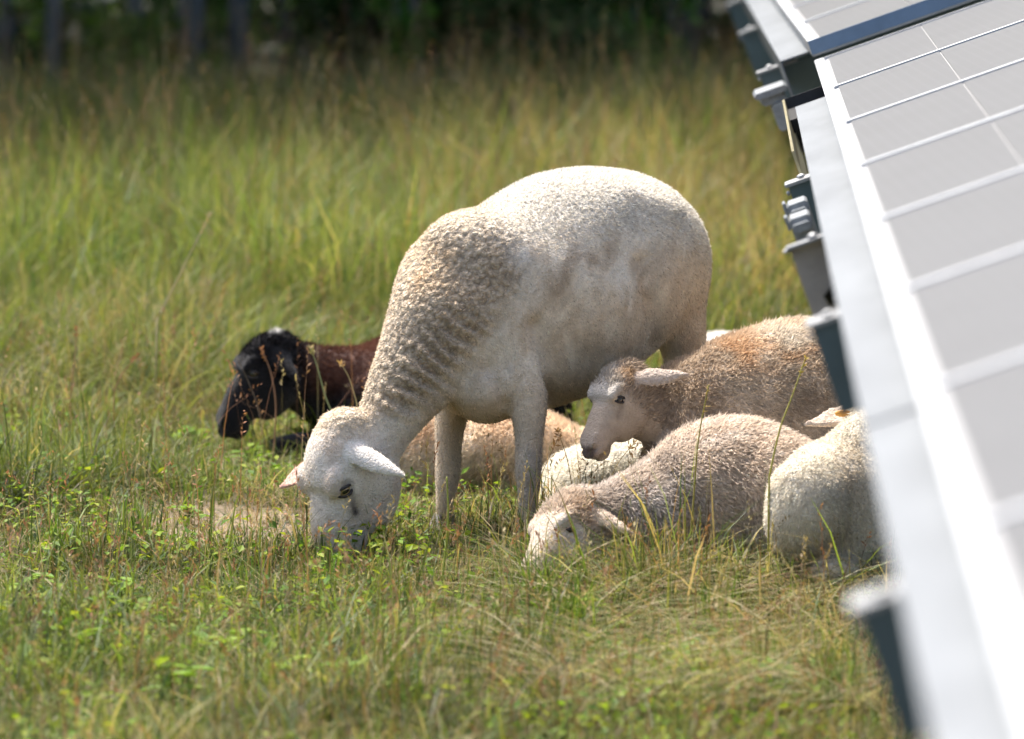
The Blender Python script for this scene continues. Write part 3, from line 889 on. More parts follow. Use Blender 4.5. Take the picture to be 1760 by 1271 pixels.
class Head:
    """sheep head in its own frame: x to the muzzle, y to the animal's left, z out of the forehead"""
    def __init__(self, o, f, t, s=1.0, narrow=1.0, jaw=1.0, roman=0.0):
        self.roman = roman
        self.o = np.array(o, float); self.f, self.l, self.t = axes_from(f, t); self.s = s; self.narrow = narrow; self.jaw = jaw
    def w(self, x, y, z): return self.o + self.s * (self.f * x + self.l * y + self.t * z)
    def loc(self, V):
        D = (V - self.o) / self.s
        return np.stack([D @ self.f, D @ self.l, D @ self.t], 1)
    def clay(self, c, ears=(), ear_len=0.12, ear_w=0.03, poll=0.0, ear_up=None, ear_curl=0.3):
        s = self.s; k = self.narrow; j = self.jaw
        prof = [(-.055, .025 + poll, -.070, .046), (-.01, .050 + poll, -.100 * j, .063), (.035, .060 + poll * .5, -.125 * j, .070), (.075, .058, -.138 * j, .071),
                (.115, .046 + self.roman * .7, -.130 * j, .061 + self.roman * .2), (.155, .030 + self.roman, -.104, .049 + self.roman * .35), (.195, .014 + self.roman, -.088, .043 + self.roman * .35), (.225, .000 + self.roman * .8, -.088, .040 + self.roman * .35),
                (.250, -.014 + self.roman * .5, -.080, .036 + self.roman * .2), (.268, -.030 + self.roman * .3, -.072, .028)]
        c.loft([(self.w(x, 0, (a + b) / 2), s * (a - b) / 2, s * h * k) for x, a, b, h in prof], up=self.t, per=4, n=28, dome=0.5, power=2.25)
        for sd in (1, -1):
            c.blob(self.w(.070, sd * .049 * k, .036), (s * .036, s * .018, s * .019), (self.f, self.l, self.t))      # brow
            c.blob(self.w(.062, sd * .047 * k, -.075), (s * .055, s * .026, s * .05), (self.f, self.l, self.t))      # cheek
            c.blob(self.w(.250, sd * .018 * k, -.040), (s * .020, s * .017, s * .020), (self.f, self.l, self.t))     # nostril wing
            c.blob(self.w(.205, sd * .026 * k, -.020), (s * .050, s * .014, s * .025), (self.f, self.l, self.t))
        c.blob(self.w(.228, 0, -.086), (s * .034, s * .026 * k, s * .016), (self.f, self.l, self.t))                 # chin
        self.ears = []
        for sd, dv, *kl in ears:
            el = ear_len * (kl[0] if kl else 1.0)
            d = nrm(np.array(dv, float))                       # world direction of the ear
            base = self.w(kl[1] if len(kl) > 1 else -.005, sd * .050 * k, .012)
            if ear_up is not None: side = np.array(ear_up, float)
            else: side = self.f
            side = nrm(side - d * (side @ d))
            prof_e = [(0.0, .50), (.14, .80), (.32, 1.0), (.52, .90), (.72, .62), (.88, .34), (1.0, .12)]
            c.loft([(base + d * s * el * q, s * ear_w * a, s * .0066) for q, a in prof_e], up=side, per=4, n=18, dome=0.4, curl=ear_curl)
            self.ears.append((base + d * s * el * .22, base + d * s * el, s * ear_w * 1.15))
    def carve(self, sk):
        s = self.s; k = self.narrow
        for sd in (1, -1):
            sk.dent(self.w(.083, sd * .073 * k, .012), s * .017, s * .008)                                            # eye socket
            sk.dent([self.w(.10, sd * .066 * k, -.004), self.w(.125, sd * .058 * k, -.022)], s * .008, s * .004)      # tear groove
            sk.dent([self.w(.268, sd * .013, -.032), self.w(.252, sd * .030 * k, -.030)], s * .0065, s * .009)         # nostril
            sk.dent([self.w(.277, 0, -.062), self.w(.255, sd * .024 * k, -.070), self.w(.20, sd * .043 * k, -.078)], s * .005, s * .006)  # mouth
    def eyes(self, sides, parent, lid_mat, eye_mat, r=0.0165, closed=False, sk=None):
        s = self.s; k = self.narrow
        Q = self.loc(sk.V)
        for sd in sides:
            near = (np.abs(Q[:, 0] - .083) < .007) & (np.abs(Q[:, 2] - .012) < .007) & (Q[:, 1] * sd > .02) & (Q[:, 1] * sd < .12)
            ys = np.median(np.abs(Q[near, 1])) if near.any() else .072 * k
            c = self.w(.083, sd * (ys - r * .62), .012)
            out = nrm(self.l * sd + self.f * 0.25 + self.t * 0.15)
            ax0 = self.t * .80 + self.f * .55; a1 = nrm(ax0 - out * (ax0 @ out)); a2 = np.cross(out, a1)
            mb = MB(); mb.ball((0, 0, 0), s * r, s * r, s * r, 20, 14)
            me = mb.mesh("eye", True)
            e = link("eye", me, eye_mat, parent)
            Mx = Matrix(((a1[0], a2[0], out[0], c[0]), (a1[1], a2[1], out[1], c[1]), (a1[2], a2[2], out[2], c[2]), (0, 0, 0, 1)))
            e.matrix_parent_inverse = Matrix.Translation(-Vector(parent.location))
            e.matrix_basis = Mx
            # lids: a dark almond rim
            mb = MB(); pts = []
            for q in range(17):
                th = q / 16 * 2 * math.pi
                x = math.cos(th) * r * 1.12; y = math.sin(th) * r * (0.62 if not closed else 0.2)
                zz = math.sqrt(max(1e-9, (r * 1.16) ** 2 - x * x - y * y))
                pts.append(c + s * (a1 * x + a2 * y + out * zz))
            mb.tube(pts, s * 0.0030, 6, cap=False)
            mb.build("eyelid", lid_mat, parent, smooth=True)
    def paint(self, sk):
        """local coordinates and soft masks used for colouring"""
        Q = self.loc(sk.V); d = {}
        k = self.narrow
        d['Q'] = Q
        d['head'] = sstep(-.05, .0, Q[:, 0]) * (1 - sstep(.32, .36, Q[:, 0])) * (np.abs(Q[:, 1]) < .2) * (np.abs(Q[:, 2] + .04) < .17)
        d['muzzle'] = sstep(.19, .255, Q[:, 0]) * d['head']
        nose = np.exp(-(((Q[:, 0] - .266) / .018) ** 2 + ((np.abs(Q[:, 1]) - .012) / .018) ** 2 + ((Q[:, 2] + .034) / .018) ** 2))
        d['nose'] = nose * d['head']
        def seg(a, b, r):
            a = np.array(a); b = np.array(b); Qa = Q.copy(); Qa[:, 1] = np.abs(Qa[:, 1]); ab = b - a
            t = np.clip((Qa - a) @ ab / (ab @ ab), 0, 1)
            return np.exp(-(np.linalg.norm(Qa - a - t[:, None] * ab, axis=1) / r) ** 2)
        ear = np.zeros(len(Q)); d['ears'] = []
        for a, b, r in self.ears:
            ab = b - a; t = np.clip((sk.V - a) @ ab / (ab @ ab), 0, 1)
            m_ = 1 - sstep(.9, 1.15, np.linalg.norm(sk.V - a - t[:, None] * ab, axis=1) / r)
            d['ears'].append(m_); ear = np.maximum(ear, m_)
        d['ear'] = ear
        d['tear'] = seg((.098, .066 * k, .0), (.130, .058 * k, -.018), .009)
        d['rim'] = seg((.074, .073 * k, .013), (.092, .073 * k, .010), .017)
        d['mouth'] = np.maximum(seg((.277, 0, -.062), (.255, .026 * k, -.070), .0065), seg((.255, .026 * k, -.070), (.208, .043 * k, -.076), .0065))
        return d

def mixc(C, col, m):
    return C * (1 - m[:, None]) + np.array(col) * m[:, None]

def rpx(px, ptop, pbot, Y, hw, zb=0.0):
    """ring whose top/bottom the photo shows at ptop/pbot (None: rests on the ground)"""
    a = P(px, ptop, Y)
    b = P(px, pbot, Y) if pbot is not None else np.array([a[0], a[1], zb])
    c = (a + b) / 2
    return (c, np.linalg.norm(a - b) / 2, hw)

def cpx(px, py, ra, Y, hw):
    """ring centred at a pixel with half size ra pixels"""
    return (P(px, py, Y), ra * Y / F_PX, hw)

def eye_material(name, iris):
    m, nt, bs, out = new_mat(name)
    tc = nt.nodes.new('ShaderNodeTexCoord'); sx = nt.nodes.new('ShaderNodeSeparateXYZ')
    nt.links.new(tc.outputs['Object'], sx.inputs[0])
    def mth(op, a, b=None):
        n = nt.nodes.new('ShaderNodeMath'); n.operation = op
        for i, v in enumerate((a, b)):
            if v is None: continue
            if isinstance(v, (int, float)): n.inputs[i].default_value = v
            else: nt.links.new(v, n.inputs[i])
        return n.outputs[0]
    xx = mth('POWER', mth('DIVIDE', sx.outputs[0], 0.0080), 4.0); yy = mth('POWER', mth('DIVIDE', sx.outputs[1], 0.0034), 2.0)
    pup = mth('LESS_THAN', mth('ADD', xx, yy), 1.0)
    rr = mth('SQRT', mth('ADD', mth('POWER', sx.outputs[0], 2.0), mth('POWER', sx.outputs[1], 2.0)))
    sc_ = mth('GREATER_THAN', rr, 0.0138)
    c = mixrgb(nt, 'MIX', pup, (*iris, 1), (0.004, 0.004, 0.005, 1))
    c = mixrgb(nt, 'MIX', sc_, c, (0.02, 0.014, 0.010, 1))
    nt.links.new(c, bs.inputs['Base Color'])
    bs.inputs['Roughness'].default_value = 0.06
    bs.inputs['Coat Weight'].default_value = 0.6
    return m
M_EYE = eye_material("amber_eye", (0.30, 0.22, 0.11))
M_EYE_D = eye_material("dark_eye", (0.05, 0.035, 0.02))
M_LID = plain("dark_eyelid", (0.03, 0.022, 0.02), 0.45)
M_LID_P = plain("pale_eyelid", (0.10, 0.07, 0.055), 0.6)
M_HOOF = plain("hoof", (0.10, 0.085, 0.07), 0.6, noise=0.3)
M_TAG = plain("orange_ear_tag", (0.75, 0.36, 0.06), 0.4)

def hoof(px, Y, parent, s=1.0, z0=0.0):
    c = P(px + 6, 900, Y); c[2] = z0
    mb = MB()
    for dx in (-0.012, 0.012):
        mb.tube([c + np.array([dx - 0.012, -0.004, 0.004]), c + np.array([dx - 0.004, 0, 0.022 * s]), c + np.array([dx + 0.004, 0, 0.05 * s])], [0.019 * s, 0.017 * s, 0.013 * s], 8)
    mb.build("hoof", M_HOOF, parent, smooth=True)

def build_ewe():
    root = empty("ewe", (*P(950, 900, 10.62)[:2], 0), category="sheep",
                 label="white woolly ewe standing with her head down grazing")
    c = Clay()
    # trunk
    c.loft([rpx(764, 376, 690, 10.51, .105), rpx(800, 361, 716, 10.54, .16), rpx(848, 356, 714, 10.585, .19), rpx(890, 330, 708, 10.62, .205), rpx(940, 302, 696, 10.66, .215),
            rpx(1000, 289, 672, 10.71, .22), rpx(1055, 291, 630, 10.76, .21), rpx(1100, 302, 582, 10.80, .195), rpx(1138, 332, 545, 10.83, .165),
            rpx(1162, 380, 515, 10.85, .11)], per=5, n=40, dome=0.55, power=2.2, upright=True)
    # neck
    upn = P(600, 600, 10.4) - P(700, 665, 10.4)
    c.loft([cpx(646, 770, 46, 10.40, .058), cpx(668, 722, 55, 10.41, .062), cpx(699, 668, 70, 10.43, .070), cpx(738, 612, 95, 10.46, .088),
            cpx(780, 560, 132, 10.50, .125), cpx(815, 535, 165, 10.55, .165)], up=upn, per=5, n=36, dome=0.3)
    c.blob(P(838, 662, 10.50), (.085, .11, .078))             # brisket
    c.blob(P(880, 550, 10.52), (.10, .09, .17))              # near shoulder
    c.blob(P(1130, 460, 10.73), (.115, .09, .16))             # near haunch
    c.blob(P(1090, 470, 10.95), (.10, .08, .13))              # far haunch
    # legs
    c.loft([cpx(885, 545, 56, 10.54, .065), cpx(900, 630, 46, 10.47, .060), cpx(908, 700, 33, 10.44, .046), cpx(909, 760, 26, 10.43, .034),
            cpx(908, 808, 25, 10.42, .031), cpx(908, 850, 19, 10.42, .024), cpx(905, 905, 17, 10.42, .021), cpx(901, 938, 19, 10.41, .022)], up=(1, 0, 0), per=4, n=20, dome=0.4)
    c.loft([cpx(800, 640, 46, 10.65, .06), cpx(778, 705, 31, 10.64, .044), cpx(771, 760, 24, 10.63, .034), cpx(770, 812, 24, 10.62, .031),
            cpx(765, 860, 17, 10.61, .023), cpx(760, 905, 15, 10.61, .019), cpx(757, 932, 18, 10.60, .022)], up=(1, 0, 0), per=4, n=20, dome=0.4)
    c.loft([cpx(1150, 490, 66, 10.74, .09), cpx(1171, 570, 46, 10.75, .07), cpx(1180, 640, 34, 10.77, .05), cpx(1192, 705, 24, 10.83, .035),
            cpx(1200, 760, 22, 10.86, .030), cpx(1196, 820, 17, 10.84, .022), cpx(1190, 890, 17, 10.82, .021)], up=(1, 0, 0), per=4, n=20, dome=0.4)
    c.loft([cpx(1135, 500, 55, 10.97, .075), cpx(1165, 580, 32, 10.99, .055), cpx(1180, 650, 25, 11.0, .042), cpx(1186, 720, 20, 11.03, .03),
            cpx(1185, 800, 17, 11.02, .022), cpx(1178, 868, 17, 11.0, .021)], up=(1, 0, 0), per=4, n=20, dome=0.4)
    c.blob(P(1065, 585, 10.86), (.07, .06, .05))            # udder
    # docked tail, tucked behind the rump
    c.loft([cpx(1165, 390, 14, 11.0, .025), cpx(1180, 430, 12, 11.0, .022), cpx(1180, 470, 9, 10.99, .016)], up=(1, 0, 0), per=3, n=12)
    hd = Head(P(577, 768, 10.35), (-.06, -.06, -1), (-.80, -.60, 0), s=0.97, narrow=1.06, jaw=1.13, roman=.015)
    hd.clay(c, ears=((1, (.86, -.36, -.38)), (-1, (-.80, .28, -.52), .62, .048)), ear_len=0.145, ear_w=0.028, poll=0.012, ear_up=(-.35, -.55, -.75), ear_curl=0.35)
    sk = c.fuse(0.0046, 4)
    xy = proj(sk.V)
    notleg = 1 - sstep(650, 720, xy[:, 1]) * (xy[:, 0] > 700)
    sk.smooth((1 - sstep(660, 720, xy[:, 1])) * sstep(640, 660, xy[:, 0]), 45)
    sk.smooth(sstep(640, 720, xy[:, 1]) * sstep(725, 750, xy[:, 0]), 10)
    sk.smooth(sstep(690, 720, xy[:, 1]) * sstep(735, 720, xy[:, 0]) * sstep(505, 515, xy[:, 0]) * (1 - hd.paint(sk)['ear']), 7)
    hd.carve(sk)
    xy = proj(sk.V)
    sk.normals()
    xyn = xy + 16 * np.stack([vnoise(sk.V, 22, 66), vnoise(sk.V, 22, 67)], 1)
    wool = inpoly(xyn, [(560, 735), (640, 560), (650, 400), (760, 340), (840, 345), (880, 395), (895, 470), (870, 520), (820, 585), (775, 650), (735, 690), (690, 712), (640, 728)], 34)
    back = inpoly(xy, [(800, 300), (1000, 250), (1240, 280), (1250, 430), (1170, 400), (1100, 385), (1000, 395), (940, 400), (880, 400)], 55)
    hm = hd.paint(sk)
    legm = sstep(690, 760, xy[:, 1]) * (xy[:, 0] > 735)
    wool = wool * (1 - hm['head'] * sstep(715, 745, xy[:, 1]))
    # wool relief: curls, with folds across the underside of the neck
    cur = 0.55 - worley(sk.V + .004 * np.stack([vnoise(sk.V, 40, k) for k in (1, 2, 3)], 1), 84.0, 4)
    cur2 = 0.55 - worley(sk.V, 95.0, 8)
    sk.push(wool * (0.0058 * cur + 0.003 * cur2) + back * 0.003 * cur2)
    ax = (xy[:, 0] - 640) * 0.50 - (xy[:, 1] - 745) * 0.86 + 9 * vnoise(sk.V, 16, 31)
    bend = (xy[:, 0] - 640) * 0.82 + (xy[:, 1] - 745) * 0.50
    foldm = wool * sstep(-35, 20, bend + 18 * vnoise(sk.V, 9, 5)) * (1 - sstep(230, 320, ax)) * sstep(20, 60, ax)
    sk.push(foldm * (0.006 + .004 * vnoise(sk.V, 14, 88)) * np.sin((ax + 0.16 * bend + 10 * vnoise(sk.V, 8, 87)) / 25.0 * 2 * math.pi))
    # skin folds and muscle
    sk.groove([(1132, 600), (1131, 560), (1122, 510), (1112, 450)], .024, .017, xy)
    sk.groove([(950, 695), (948, 650), (940, 600), (928, 560)], .018, .014, xy)
    sk.groove([(872, 700), (864, 665), (846, 632)], .014, .011, xy)
    sk.groove([(905, 470), (890, 520), (850, 585), (800, 650)], .030, .007, xy)
    sk.groove([(1092, 395), (1078, 440)], .055, .012, xy)
    sk.groove([(1172, 372), (1180, 400)], .022, .008, xy)
    sk.groove([(1095, 330), (1150, 350)], .030, -.008, xy)
    sk.groove([(1000, 470), (1010, 560)], .05, -.006, xy)
    sk.groove([(1150, 480), (1165, 540)], .045, -.010, xy)
    sk.groove([(905, 600), (908, 660)], .028, -.007, xy)
    sk.push(0.004 * fbm(sk.V, 9.0, 40, 2) * (1 - hm['head']))
    rib = np.sin((xy[:, 0] * 0.97 + xy[:, 1] * 0.18) / 30.0 + 1.2 * vnoise(sk.V, 7, 2))
    flank = inpoly(xy, [(930, 430), (1110, 420), (1110, 580), (1000, 640), (940, 620)], 40)
    sk.push(flank * 0.0035 * rib)
    sk.normals()
    # coat colours
    C = np.tile(np.array([.76, .66, .53]), (len(sk.V), 1))
    wx = xy[:, 0] + .22 * xy[:, 1] + 22 * vnoise(sk.V, 11, 91); wy = xy[:, 1] + 20 * vnoise(sk.V, 9, 92)
    st = fbm(np.stack([wx / 26, wy / 50, sk.V[:, 1] * 2], 1), 1.0, 12, 3)
    st2 = vnoise(np.stack([wx / 7, wy / 34, sk.V[:, 1] * 2], 1), 1.0, 19)
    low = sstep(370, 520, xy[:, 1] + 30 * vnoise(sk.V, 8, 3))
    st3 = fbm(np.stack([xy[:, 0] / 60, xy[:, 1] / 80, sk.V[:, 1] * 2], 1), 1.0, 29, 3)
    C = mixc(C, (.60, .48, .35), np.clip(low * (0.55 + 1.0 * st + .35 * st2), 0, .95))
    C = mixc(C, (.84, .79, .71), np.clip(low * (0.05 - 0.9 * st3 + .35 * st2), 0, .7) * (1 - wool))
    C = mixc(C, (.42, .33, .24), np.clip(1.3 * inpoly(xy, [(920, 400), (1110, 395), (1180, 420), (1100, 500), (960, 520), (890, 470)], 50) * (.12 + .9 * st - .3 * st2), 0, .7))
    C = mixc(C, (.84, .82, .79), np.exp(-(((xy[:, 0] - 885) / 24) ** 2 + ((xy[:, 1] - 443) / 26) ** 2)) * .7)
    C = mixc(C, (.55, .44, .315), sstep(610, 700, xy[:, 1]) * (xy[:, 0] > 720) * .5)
    C = mixc(C, (.50, .36, .20), np.clip(inpoly(xy, [(770, 690), (880, 690), (880, 740), (770, 740)], 15) + inpoly(xy, [(945, 690), (1010, 690), (1000, 740), (945, 740)], 20), 0, 1) * .55)
    C = mixc(C, (.64, .53, .395), wool * .85)
    og = np.exp(-(((xy[:, 0] - 742) / 36) ** 2 + ((xy[:, 1] - 462) / 62) ** 2)) * (0.6 + .6 * vnoise(sk.V, 25, 50))
    C = mixc(C, (.66, .43, .22), np.clip(og, 0, .62))
    C = mixc(C, (.46, .345, .225), wool * inpoly(xy, [(700, 590), (780, 480), (860, 410), (900, 480), (800, 620), (740, 700), (680, 720), (640, 720)], 45) * .75)  # shaded lower side of the neck darkened into the wool, with brown dirt
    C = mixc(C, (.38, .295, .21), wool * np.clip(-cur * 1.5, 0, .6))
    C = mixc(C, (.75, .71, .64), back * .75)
    C = mixc(C, (.56, .475, .385), legm * .45)
    C = mixc(C, (.30, .28, .26), inpoly(xy, [(905, 770), (935, 770), (930, 850), (900, 850)], 10) * .5)
    hh = hm['head'] * sstep(715, 745, xy[:, 1]) * (xy[:, 0] < 722)
    C = mixc(C, (.81, .725, .63), hh)
    Qh = hm['Q']
    C = mixc(C, (.60, .48, .385), hh * np.clip(sstep(.0, .06, Qh[:, 2]) * sstep(.06, .14, Qh[:, 0]) * (.5 + .5 * vnoise(sk.V, 22, 8)), 0, .6))
    C = mixc(C, (.50, .40, .30), hh * np.clip(inpoly(xy, [(540, 760), (610, 735), (630, 760), (570, 790)], 14) * (.35 + .9 * vnoise(np.stack([wx / 6, wy / 16, 0 * wx], 1), 1.0, 3)), 0, .6))
    C = mixc(C, (.62, .50, .40), hh * np.clip(1.1 * fbm(sk.V, 28, 71) + .15, 0, .8))
    C = mixc(C, (.66, .50, .43), np.clip(hm['muzzle'] * (.7 + .5 * vnoise(sk.V, 30, 6)), 0, .8))
    Q = hm['Q']
    C = mixc(C, (.60, .47, .36), hh * np.exp(-(((Q[:, 0] - .13) / .035) ** 2 + ((np.abs(Q[:, 1]) - .055) / .02) ** 2 + ((Q[:, 2] + .02) / .03) ** 2)) * .6)
    C = mixc(C, (.72, .45, .38), hm['nose'] * .7)
    C = mixc(C, (.76, .44, .35), hm['ears'][1] * .8)
    C = mixc(C, (.84, .78, .71), hm['ears'][0] * .8)
    C = mixc(C, (.03, .022, .02), np.clip(hm['rim'] * .95 * (hm['rim'] > .25) + hm['tear'] * 1.1, 0, .96) * hm['head'])
    C = mixc(C, (.25, .15, .12), hm['mouth'] * hm['head'] * .7)
    C = C * (1 + .05 * fbm(sk.V, 40, 77))[:, None]
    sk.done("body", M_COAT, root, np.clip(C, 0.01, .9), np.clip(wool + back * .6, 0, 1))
    hd.eyes((1, -1), root, M_LID, M_EYE, sk=sk)
    for px, Y in ((901, 10.41), (757, 10.60), (1190, 10.82), (1178, 11.0)): hoof(px, Y, root)
    flow = np.tile(np.array([0.45, 0.1, -0.85]), (len(sk.V), 1))
    flow[hh > .5] = -hd.f * 0.8 + np.array([0.2, 0, -0.1])
    Ls = .0075 + 0.0 * C[:, 0]
    Ls = Ls - .002 * wool + .001 * back; Ls = np.where(hh > .5, .0065, Ls)
    noeye = 1 - np.clip(hm['rim'] * 2.2, 0, 1) * (hm['head'] > .5)
    lift = np.clip(.20 + .55 * wool + .32 * back * (1 - wool), 0, 1)
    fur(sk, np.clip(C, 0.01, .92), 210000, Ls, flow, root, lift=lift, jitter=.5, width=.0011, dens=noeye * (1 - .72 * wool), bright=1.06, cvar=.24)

def lying(name, label, body, neck, head, paint, voxel=0.0055, extras=(), hair=(60000, .016), eyes=((1,), M_LID, M_EYE_D), ear_args=None, closed=False,
          flow=(0.7, 0, -0.6), lift=.35, group=None, segs=1, width=.0014, wooly=0.3, clump=22.0, neck_up=(0, 0, 1), cvar=.16, eye_r=.0165):
    ctr = np.mean([r[0] for r in body], 0)
    root = empty(name, (ctr[0], ctr[1], 0), label=label, category="sheep")
    if group: root["group"] = group
    c = Clay()
    c.loft(body, per=5, n=36, dome=0.7, power=2.15, upright=True)
    if neck: c.loft(neck, up=neck_up, per=5, n=28, dome=0.35)
    for e in extras:
        if e[0] == 'blob': c.blob(e[1], e[2])
        else: c.loft(e[1], up=e[2] if len(e) > 2 else (0, 0, 1), per=4, n=18, dome=0.5)
    if head: head.clay(c, **(ear_args or {}))
    sk = c.fuse(voxel, 4)
    if head: head.carve(sk)
    sk.normals()
    hm = head.paint(sk) if head else None
    headm = hm['head'] if head else np.zeros(len(sk.V))
    cur = 0.55 - worley(sk.V, 48.0, 4)
    sk.push((1 - headm) * (0.006 * fbm(sk.V, 11, 33, 2) + wooly * 0.006 * cur))
    sk.normals()
    xy = proj(sk.V)
    C = paint(sk, xy, hm, cur)
    C = np.clip(C * (1 + .07 * fbm(sk.V, 38, 78))[:, None], .006, .9)
    sk.done("body", M_COAT, root, C, np.clip((1 - headm) * wooly, 0, 1))
    if head and eyes: head.eyes(eyes[0], root, eyes[1], eyes[2], closed=closed, r=eye_r, sk=sk)
    fl = np.tile(np.array(flow, float), (len(sk.V), 1))
    L = np.full(len(sk.V), hair[1]); dens = np.ones(len(sk.V))
    lf = np.full(len(sk.V), lift)
    if head:
        hh = headm > .5
        fl[hh] = -head.f + np.array([0, 0, -.15])
        face = sstep(.03, .09, hm['Q'][:, 0]) * headm
        ear = hm['ear']
        L = L * (1 - .75 * np.maximum(face, ear)); lf = np.where(face > .5, .18, lf)
        dens = 1 - np.clip(hm['rim'] * 2.2, 0, 1) * (headm > .5)
    fur(sk, C, hair[0], L, fl, root, lift=lf, jitter=.55, width=width, dens=dens, segs=segs, bright=1.08, clump=clump, cvar=cvar)
    return root, sk

def build_flock():
    # tan lamb with its head below the ewe's belly
    Y = 10.47
    body = [rpx(1170, 640, None, Y, .12), rpx(1215, 595, None, Y, .15), rpx(1280, 573, None, Y + .02, .17), rpx(1350, 554, None, Y + .04, .18),
            rpx(1420, 553, None, Y + .06, .18), rpx(1490, 575, None, Y + .08, .17), rpx(1550, 640, None, Y + .1, .13)]
    nu = (-0.35, 0, 0.94)
    neck = [cpx(1088, 700, 48, Y - .05, .052), cpx(1122, 708, 58, Y - .03, .062), cpx(1165, 700, 76, Y - .01, .09), cpx(1215, 695, 95, Y, .12)]
    hd = Head(P(1070, 655, Y - .075), (-.50, -.47, -.72), (-.50, -.35, .70), s=0.625, narrow=1.12, jaw=1.08)
    def paint(sk, xy, hm, cur):
        C = np.tile(np.array([.46, .36, .265]), (len(sk.V), 1))
        C = mixc(C, (.74, .64, .52), sstep(1200, 1290, xy[:, 0] + 30 * vnoise(sk.V, 9, 4)) * (.65 + .3 * vnoise(sk.V, 14, 6)))
        og = inpoly(xy, [(1240, 560), (1420, 540), (1440, 620), (1330, 640), (1230, 620)], 30) * np.clip(.35 + .9 * vnoise(np.stack([xy[:, 0] / 40, xy[:, 1] / 22, sk.V[:, 2]], 1), 1.0, 8), 0, 1)
        C = mixc(C, (.60, .34, .155), og * .85)
        C = mixc(C, (.72, .65, .55), np.clip(inpoly(xy, [(1290, 545), (1430, 535), (1430, 600), (1330, 590)], 22) * (.55 + .9 * vnoise(sk.V, 16, 16)), 0, .7))
        C = mixc(C, (.33, .25, .18), np.clip(inpoly(xy, [(1330, 640), (1440, 620), (1450, 720), (1360, 720)], 30) * .5, 0, 1))
        hd_ = hm['head']; Q = hm['Q']
        C = mixc(C, (.47, .375, .29), hd_ * .9)  # face and forehead darkened, painting in the shade below the ewe
        C = mixc(C, (.52, .48, .43), hd_ * sstep(.02, .05, Q[:, 2]) * (1 - sstep(.10, .17, Q[:, 0])) * .8)
        C = mixc(C, (.44, .27, .13), hd_ * np.exp(-(((Q[:, 0] + .01) / .035) ** 2 + ((Q[:, 2] - .03) / .045) ** 2)) * sstep(0, .04, Q[:, 1]) * .8)
        C = mixc(C, (.50, .40, .33), hm['muzzle'] * .5)
        C = mixc(C, (.09, .055, .045), np.clip(hm['nose'] * 2.2, 0, .92))
        C = mixc(C, (.05, .035, .03), np.clip(hm['rim'] * (hm['rim'] > .55) * .8 + hm['tear'] * .8 + hm['mouth'] * .8, 0, .9) * hd_)
        C = mixc(C, (.55, .45, .375), hm['ear'] * .9)
        return C
    lying("lamb", "tan and brown lamb lying with its face below the standing ewe's belly", body, neck, hd, paint, voxel=.0046,
          extras=[('blob', P(1230, 760, Y - .02), (.12, .10, .12)), ('blob', P(1450, 720, Y - .04), (.15, .10, .15)),
                  ('loft', [(P(1190, 850, Y - .1), .03, .035), (P(1130, 880, Y - .16), .028, .03), (P(1110, 890, Y - .15), .02, .02)])],
          hair=(95000, .015), eyes=((1, -1), M_LID, M_EYE_D), ear_args=dict(ears=((1, (.92, -.38, .10)), (-1, (.15, .95, -.2))), ear_len=0.19, ear_w=.036, poll=.012, ear_up=(-.1, -.5, -.85)),
          neck_up=nu, flow=(.75, 0, -.55), wooly=.45)

    # grey lamb asleep in front
    Y = 10.12
    body = [rpx(1075, 840, None, Y - .02, .10), rpx(1115, 800, None, Y, .12), rpx(1170, 750, None, Y + .01, .14), rpx(1240, 724, None, Y + .03, .15),
            rpx(1320, 730, None, Y + .05, .145), rpx(1380, 755, None, Y + .07, .12), rpx(1430, 800, None, Y + .08, .09)]
    neck = [cpx(995, 892, 40, Y - .10, .055), cpx(1035, 886, 42, Y - .08, .062), cpx(1080, 872, 50, Y - .05, .08), cpx(1130, 860, 64, Y - .02, .10)]
    hd2 = Head(P(990, 888, Y - .13), (-.56, -.62, -.50), (-.42, -.05, .9), s=0.80, narrow=1.12, jaw=.95)
    def paint2(sk, xy, hm, cur):
        C = np.tile(np.array([.64, .545, .455]), (len(sk.V), 1))
        C = mixc(C, (.78, .645, .525), inpoly(xy, [(1180, 715), (1340, 705), (1330, 900), (1210, 900)], 50) * (.6 + .3 * vnoise(sk.V, 10, 6)))
        C = mixc(C, (.38, .325, .285), np.clip(inpoly(xy, [(1000, 830), (1150, 780), (1190, 870), (1100, 940), (1010, 900)], 35) * (.55 + .5 * vnoise(sk.V, 12, 9)), 0, .8))
        C = mixc(C, (.80, .74, .68), np.clip(.7 * vnoise(sk.V, 30, 44), 0, .6))
        Q = hm['Q']
        C = mixc(C, (.66, .55, .44), hm['head'] * .9)
        C = mixc(C, (.52, .36, .23), hm['head'] * np.exp(-(((Q[:, 0] - .02) / .04) ** 2 + ((Q[:, 2] - .02) / .05) ** 2)) * sstep(-.01, .05, Q[:, 1]) * .6)
        C = mixc(C, (.04, .03, .025), np.clip(hm['rim'] * (hm['rim'] > .6) * .8, 0, .9) * hm['head'])
        C = mixc(C, (.25, .18, .15), np.clip(hm['nose'] * 1.2, 0, .8))
        return C
